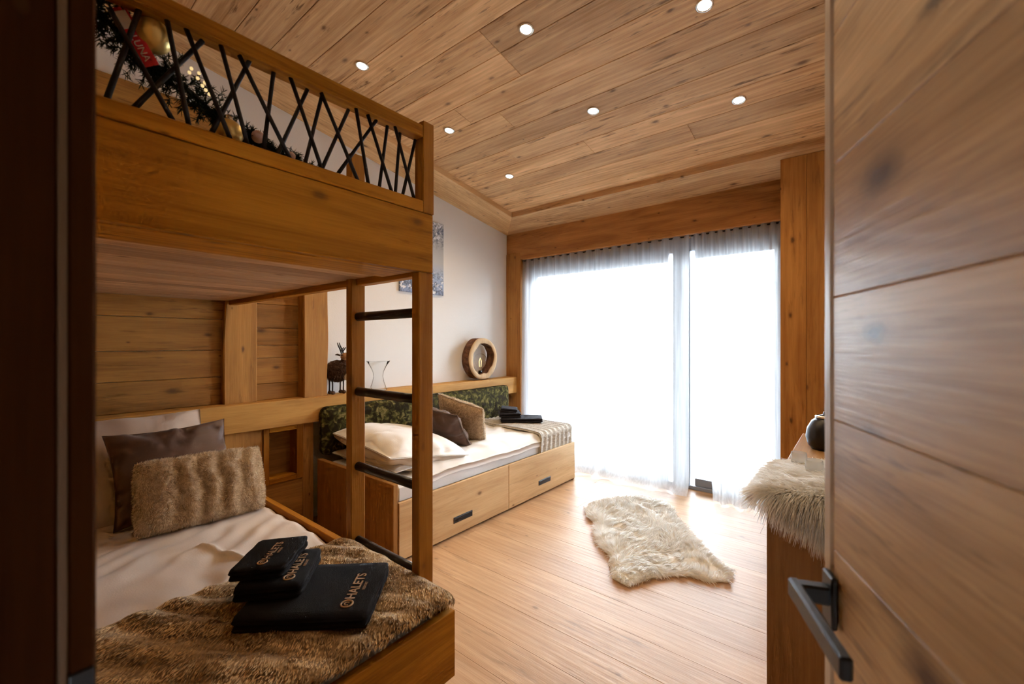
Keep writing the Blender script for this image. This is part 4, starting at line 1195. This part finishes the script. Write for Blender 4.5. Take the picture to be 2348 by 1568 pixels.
rug = empty('sheepskin_rug', (rugc[0], rugc[1], 0.0))
tag(rug, 'white sheepskin rug lying on the floor before the window', 'rug')
inner = [((x - rugc[0]) * 0.95 + rugc[0], (y - rugc[1]) * 0.95 + rugc[1]) for x, y in RUG]
def woolmat():
    th = np.linspace(0, 2 * math.pi, 150, endpoint=False); c0 = (-1.15, 2.86); rad_ = []
    for a in th:
        rr_ = np.linspace(0.02, 1.0, 500); ins = inside(inner, c0[0] + rr_ * math.cos(a), c0[1] + rr_ * math.sin(a))
        k_ = np.argmax(~ins) if (~ins).any() else len(rr_) - 1
        rad_.append(rr_[max(k_ - 1, 1)])
    rad_ = np.array(rad_); lv = np.linspace(0.02, 1, 60)
    X = c0[0] + np.cos(th)[None] * rad_[None] * lv[:, None]; Y = c0[1] + np.sin(th)[None] * rad_[None] * lv[:, None]
    dist = polydist(inner, X, Y)
    Z = 0.004 + 0.030 * np.clip(dist / 0.06, 0, 1) ** 0.6 + 0.050 * fbm(X * 13, Y * 17, 77, 3) * np.clip(dist / 0.05, 0, 1)
    Vt = np.stack([X, Y, Z], -1).reshape(-1, 3); Fq = []
    for i_ in range(59):
        for j_ in range(150):
            k_ = (j_ + 1) % 150
            Fq.append((i_ * 150 + j_, (i_ + 1) * 150 + j_, (i_ + 1) * 150 + k_, i_ * 150 + k_))
    return npmesh('wool', Vt, Fq)
meshobj('hide', prism('hide', inner, lambda x, y: 0.001, lambda x, y: 0.004), WOOLHIDE, rug)
meshobj('wool_mat', woolmat(), WOOLMAT, rug)
n = 26000
px = rng.uniform(-1.76, -0.5, n * 2); py = rng.uniform(2.2, 3.6, n * 2)
ok = inside(inner, px, py); px, py = px[ok][:n], py[ok][:n]
dd = polydist(inner, px, py)
# hair lies in locks: flow field plus clump centres
cx = np.round(px * 22 + 1.6 * (vnoise(px * 14, py * 14, 2) - 0.5)) / 22; cyy = np.round(py * 22 + 1.6 * (vnoise(px * 14, py * 14, 5) - 0.5)) / 22
ang_ = 0.9 + 5.0 * (vnoise(cx * 3.1 + 7, cyy * 3.1, 60) - 0.5) + 2.2 * (vnoise(cx * 11, cyy * 11, 61) - 0.5)
out = np.stack([px - rugc[0], py - rugc[1]], -1); out /= np.linalg.norm(out, axis=1, keepdims=True)
edge = np.clip(1 - dd / 0.07, 0, 1)[:, None]
hor = np.stack([np.cos(ang_), np.sin(ang_)], -1) * (1 - edge) + out * edge * 1.2
pull = np.stack([cx - px, cyy - py], -1) * 9
lift = 0.75 - 0.35 * edge[:, 0] + 0.9 * (vnoise(cx * 13, cyy * 13, 30) - 0.3)
D = np.concatenate([hor + pull + rng.normal(0, 0.14, (len(px), 2)) * 0.9, lift[:, None]], 1)
ln = 0.7 * (0.042 + 0.045 * vnoise(cx * 17, cyy * 17, 8)) * rng.uniform(0.75, 1.15, len(px))
P = np.stack([px, py, 0.004 + 0.028 * np.clip(dd / 0.06, 0, 1) ** 0.6 + 0.050 * fbm(px * 13, py * 17, 77, 3) * np.clip(dd / 0.05, 0, 1)], -1)
o = meshobj('fur', blades('fur', P, D, ln, 0.0042, 0.45), WOOL, rug); o['kind'] = 'stuff'

fuzz(fc, 42000, 0.011, 0.0016, 0.5, (0, -1, 0), 3, PLUSH)
fuzz(pc, 22000, 0.010, 0.0018, 0.5, (0, -1, 0), 5, PLUSH)
fuzz(tb, 60000, 0.017, 0.0024, 3.2, (0.75, -0.6, 0), 7, THROWP, clump=1.3)
fuzz(dbody, 7000, 0.014, 0.0018, 0.9, (0, -0.4, -1), 9, BROWNP)

# ================================================================ DRESSER BEHIND THE DOOR
XC0, XC1, YC0, YC1, ZC = -0.257, 0.345, 1.764, 3.118, 0.80
dr = empty('dresser', (0.05, 2.44, 0.0))
tag(dr, 'brown wooden sideboard standing behind the open door', 'sideboard')
box('side_panel', XC0 + 0.004, XC1, YC0, YC0 + 0.025, 0.0, ZC - 0.026, DRESS_Z, dr, bev=0.002)
box('side_panel', XC0 + 0.004, XC1, YC1 - 0.025, YC1, 0.0, ZC - 0.026, DRESS_Z, dr, bev=0.002)
box('top', XC0, XC1, YC0, YC1, ZC - 0.025, ZC, DRESS_Y, dr, bev=0.002)
box('back', XC1 - 0.012, XC1, YC0 + 0.026, YC1 - 0.026, 0.04, ZC - 0.027, DRESS_Y, dr, bev=0)
box('plinth', XC0 + 0.04, XC1 - 0.02, YC0 + 0.026, YC1 - 0.026, 0.0, 0.06, DRESS_Y, dr, bev=0)
for k in range(2):
    for z0, z1 in ((0.07, 0.31), (0.314, 0.55), (0.554, 0.77)):
        a = YC0 + 0.028 + k * 0.6505; c = a + 0.647
        f_ = box('drawer', XC0 + 0.004, XC0 + 0.30, a, c, z0, z1, DRESS_Y, dr, bev=0.002)
        box('pull', XC0 - 0.004, XC0 + 0.004, (a + c) / 2 - 0.09, (a + c) / 2 + 0.09, (z0 + z1) / 2 - 0.02, (z0 + z1) / 2 + 0.02, BLACK, f_, bev=0.001)

skin = empty('sheepskin_throw', (0.0, 1.95, ZC))
tag(skin, 'cream long-haired sheepskin draped over the sideboard corner', 'sheepskin')
def drape(s, t):
    """flat skin coordinates (x = s, y = t) laid over the sideboard's top and edges"""
    r = 0.03
    ox = np.clip(XC0 - s, 0, None); oy = np.clip(YC0 - t, 0, None)
    def wrap(o_): 
        q = np.clip(o_ / r, 0, math.pi / 2)
        return r * np.sin(q), r * (1 - np.cos(q)) + np.clip(o_ - r * math.pi / 2, 0, None)
    hx, vx = wrap(ox); hy, vy = wrap(oy)
    X = np.maximum(s, XC0) - hx - 0.004 * (oy > 0); Y = np.maximum(t, YC0) - hy - 0.004
    bulge = 0.035 * np.clip(1 - ((s - 0.0) / 0.32) ** 2, 0, 1) * np.clip(1 - ((t - 1.98) / 0.34) ** 2, 0, 1)
    return X, Y, ZC + 0.012 - np.maximum(vx, vy) * 0.9 - np.minimum(vx, vy) * 0.4 + bulge
SK = [(-0.300, 1.80), (-0.318, 1.92), (-0.300, 2.05), (-0.255, 2.16), (-0.19, 2.25), (-0.08, 2.33), (0.08, 2.35), (0.23, 2.30), (0.30, 2.18), (0.31, 1.95), (0.30, 1.72), (0.22, 1.63), (0.09, 1.595), (-0.03, 1.605), (-0.12, 1.66), (-0.20, 1.70), (-0.262, 1.735)]
g = np.linspace(0, 1, 46); U, V = np.meshgrid(g, g, indexing='ij')
# hide: polar fan patch inside the outline
th = np.linspace(0, 2 * math.pi, 72, endpoint=False); sc = (0.0, 1.96)
rad = []
for a in th:
    rr_ = np.linspace(0.02, 0.6, 240); ins = inside(SK, sc[0] + rr_ * math.cos(a), sc[1] + rr_ * math.sin(a))
    rad.append(rr_[ins][-1] if ins.any() else 0.1)
rad = np.array(rad)
lev = np.linspace(0.0, 1, 16)
Sg = sc[0] + np.cos(th)[None] * rad[None] * lev[:, None]; Tg = sc[1] + np.sin(th)[None] * rad[None] * lev[:, None]
Xh, Yh, Zh = drape(Sg, Tg)
Vh = np.stack([Xh, Yh, Zh], -1).reshape(-1, 3); F = []
for i in range(15):
    for j in range(72):
        k = (j + 1) % 72
        F.append((i * 72 + j, (i + 1) * 72 + j, (i + 1) * 72 + k, i * 72 + k))
meshobj('hide', npmesh('hide', Vh, F), WOOLMAT, skin)
n = 46000
ps = rng.uniform(-0.34, 0.32, n * 2); pt = rng.uniform(1.59, 2.36, n * 2)
ok = inside(SK, ps, pt); ps, pt = ps[ok][:n], pt[ok][:n]
e = 1e-3
def P3(s, t): return np.stack(drape(s, t), -1)
P = P3(ps, pt); ds = (P3(ps + e, pt) - P) / e; dt = (P3(ps, pt + e) - P) / e
nr = np.cross(ds, dt); nr /= np.linalg.norm(nr, axis=1, keepdims=True) + 1e-9
rx = ps - sc[0]; ry = pt - (sc[1] + 0.12); rl = np.hypot(rx, ry)[:, None] + 1e-6
flow = (ds * rx[:, None] + dt * ry[:, None]) / rl
cl = vnoise(ps * 22, pt * 22, 3)
D = nr * (0.75 + 0.4 * (cl[:, None])) + flow * 0.9 + rng.normal(0, 0.13, P.shape) + np.array([0, 0, -0.12])
D += (np.stack([vnoise(ps * 14, pt * 14, 5), vnoise(ps * 14, pt * 14, 6), vnoise(ps * 14, pt * 14, 7)], -1) - 0.5) * 0.7
o = meshobj('fur', blades('fur', P, D, 0.062 * rng.uniform(0.7, 1.2, len(P)), 0.0028, 0.6), WOOL, skin); o['kind'] = 'stuff'

# small glass ornaments on the sheepskin, dark kettle behind
def tumbler(h, r):
    return lathe('tumbler', [(0.0, 0.004), (r * 0.8, 0.004), (r * 0.86, 0.0), (r, h * 0.55), (r * 0.92, h), (r * 0.86, h), (r * 0.92, h * 0.55), (r * 0.78, 0.008), (0.0, 0.008)], 24)
o = meshobj('glass_tealight', tumbler(0.055, 0.030), GLINT, None, T(-0.190, 2.14, ZC + 0.036))
tag(o, 'clear glass tealight holder further back on the sheepskin', 'tealight holder')
o = meshobj('glass_tealight', tumbler(0.055, 0.030), GLINT, None, T(-0.128, 1.995, ZC + 0.046))
tag(o, 'clear glass tealight holder nearest the door on the sheepskin', 'tealight holder')
pot = empty('black_pot', (-0.125, 2.72, ZC))
tag(pot, 'round black pot with steel rim on the sideboard', 'pot')
meshobj('body', lathe('pot', [(0.0, 0.0), (0.060, 0.0), (0.078, 0.02), (0.088, 0.06), (0.082, 0.105), (0.062, 0.145), (0.045, 0.160), (0.0, 0.160)], 32), BLACK, pot, T(-0.125, 2.72, ZC))
meshobj('rim', lathe('rim', [(0.040, 0.0), (0.047, 0.0), (0.047, 0.012), (0.040, 0.014)], 28), CHROME, pot, T(-0.125, 2.72, ZC + 0.160))
meshobj('lid', lathe('lid', [(0.040, 0.0), (0.038, 0.012), (0.014, 0.018), (0.012, 0.032), (0.0, 0.034)], 24), BLACK, pot, T(-0.125, 2.72, ZC + 0.1605))

# ================================================================ CHRISTMAS GARLAND ON THE BUNK
gar = empty('christmas_garland', (-1.325, 0.38, 1.87))
tag(gar, 'dark fir Christmas garland hanging behind the bunk lattice', 'garland')
GP = [(-1.315, 0.130, 2.115), (-1.318, 0.165, 2.085), (-1.322, 0.205, 2.050), (-1.325, 0.250, 2.020), (-1.328, 0.300, 2.010), (-1.33, 0.345, 1.985), (-1.33, 0.390, 1.950), (-1.33, 0.440, 1.925), (-1.33, 0.500, 1.912), (-1.33, 0.560, 1.898), (-1.33, 0.620, 1.888), (-1.33, 0.660, 1.880)]
meshobj('stem', tube('stem', GP, 0.006, 7), STICK, gar)
gp = np.array(GP); seg = np.linalg.norm(np.diff(gp, axis=0), axis=1); cum = np.concatenate([[0], np.cumsum(seg)])
twigs = []
for k in range(230):
    s = random.random() * cum[-1]; i = int(np.searchsorted(cum, s) - 1); i = max(0, min(i, len(seg) - 1))
    p = gp[i] + (gp[i + 1] - gp[i]) * ((s - cum[i]) / seg[i])
    t_ = (gp[i + 1] - gp[i]) / seg[i]
    d_ = rng.normal(size=3); d_ -= t_ * (d_ @ t_) * 0.5; d_ /= np.linalg.norm(d_)
    d_[0] *= 0.7
    fade = 1.15 if s < cum[-1] * 0.65 else 0.7
    twigs.append((p, d_, random.uniform(0.035, 0.065) * fade))
Pn = []; Dn = []
for p, d_, l in twigs:
    for q in range(46):
        f_ = random.random()
        Pn.append(p + d_ * l * f_); Dn.append(d_ * 0.7 + rng.normal(size=3) * 0.75)
o = meshobj('needles', blades('needles', np.array(Pn), np.array(Dn), 0.016, 0.0022, 0.1), NEEDLE, gar); o['kind'] = 'stuff'
def ball(name, c, r, mat, label, cat):
    b_ = empty(name, (c[0], c[1], c[2] - r)); tag(b_, label, cat)
    meshobj('ball', lathe('ball', [(r * math.sin(a), -r * math.cos(a)) for a in np.linspace(0.02, math.pi - 0.02, 20)], 28), mat, b_, T(*c))
    return b_
b1 = ball('gold_bauble', (-1.290, 0.248, 2.072), 0.038, GOLD, 'large shiny gold bauble high on the garland', 'bauble')
meshobj('cap', lathe('cap', [(0.010, 0.0), (0.010, 0.010), (0.004, 0.013), (0.0, 0.014)], 14), CHROME, b1, T(-1.290, 0.248, 2.1085))
b2 = ball('gold_bauble', (-1.292, 0.405, 1.905), 0.034, GOLD, 'gold bauble half hidden behind the lower guard rail', 'bauble')
meshobj('cap', lathe('cap', [(0.010, 0.0), (0.010, 0.010), (0.004, 0.013), (0.0, 0.014)], 14), CHROME, b2, T(-1.292, 0.405, 1.9375))
ball('felt_ball', (-1.292, 0.476, 1.920), 0.0165, PINK, 'small blush pink ball beside the lower gold bauble', 'ball')
ball('felt_ball', (-1.300, 0.568, 1.900), 0.0125, PINK, 'tiny pink ball at the thin end of the garland', 'ball')
for k, (yy, zz) in enumerate([(0.322, 2.030), (0.335, 2.012), (0.338, 2.026), (0.345, 1.998), (0.350, 2.008), (0.352, 1.990), (0.318, 2.018), (0.360, 1.983)]):
    meshobj('fairy_bulb', lathe('fb', [(0.0005, -0.004), (0.003, -0.003), (0.004, 0), (0.003, 0.003), (0.0005, 0.004)], 10), FAIRY, gar, T(-1.285, yy, zz))
tg = empty('red_tag', (-1.283, 0.215, 2.04))
tag(tg, 'red tag with white lettering hung on the garland', 'tag')
Mtag = frame_from((-1.281, 0.2135, 2.045), (0, 0.060, -0.100), (0.05, 0.10, 0.060))
lbox('card', (0, 0, 0), (0.118, 0.034, 0.003), RED, tg, Mtag, 0.001)
lbox('band', (-0.034, 0.002, 0.0022), (0.034, 0.022, 0.0012), WHITEINK, tg, Mtag, 0.0004)
me = textmesh('LUNA', 0.020); me.materials.clear()
meshobj('lettering', me, WHITEINK, tg, Mtag @ T(-0.004, -0.006, 0.0022))
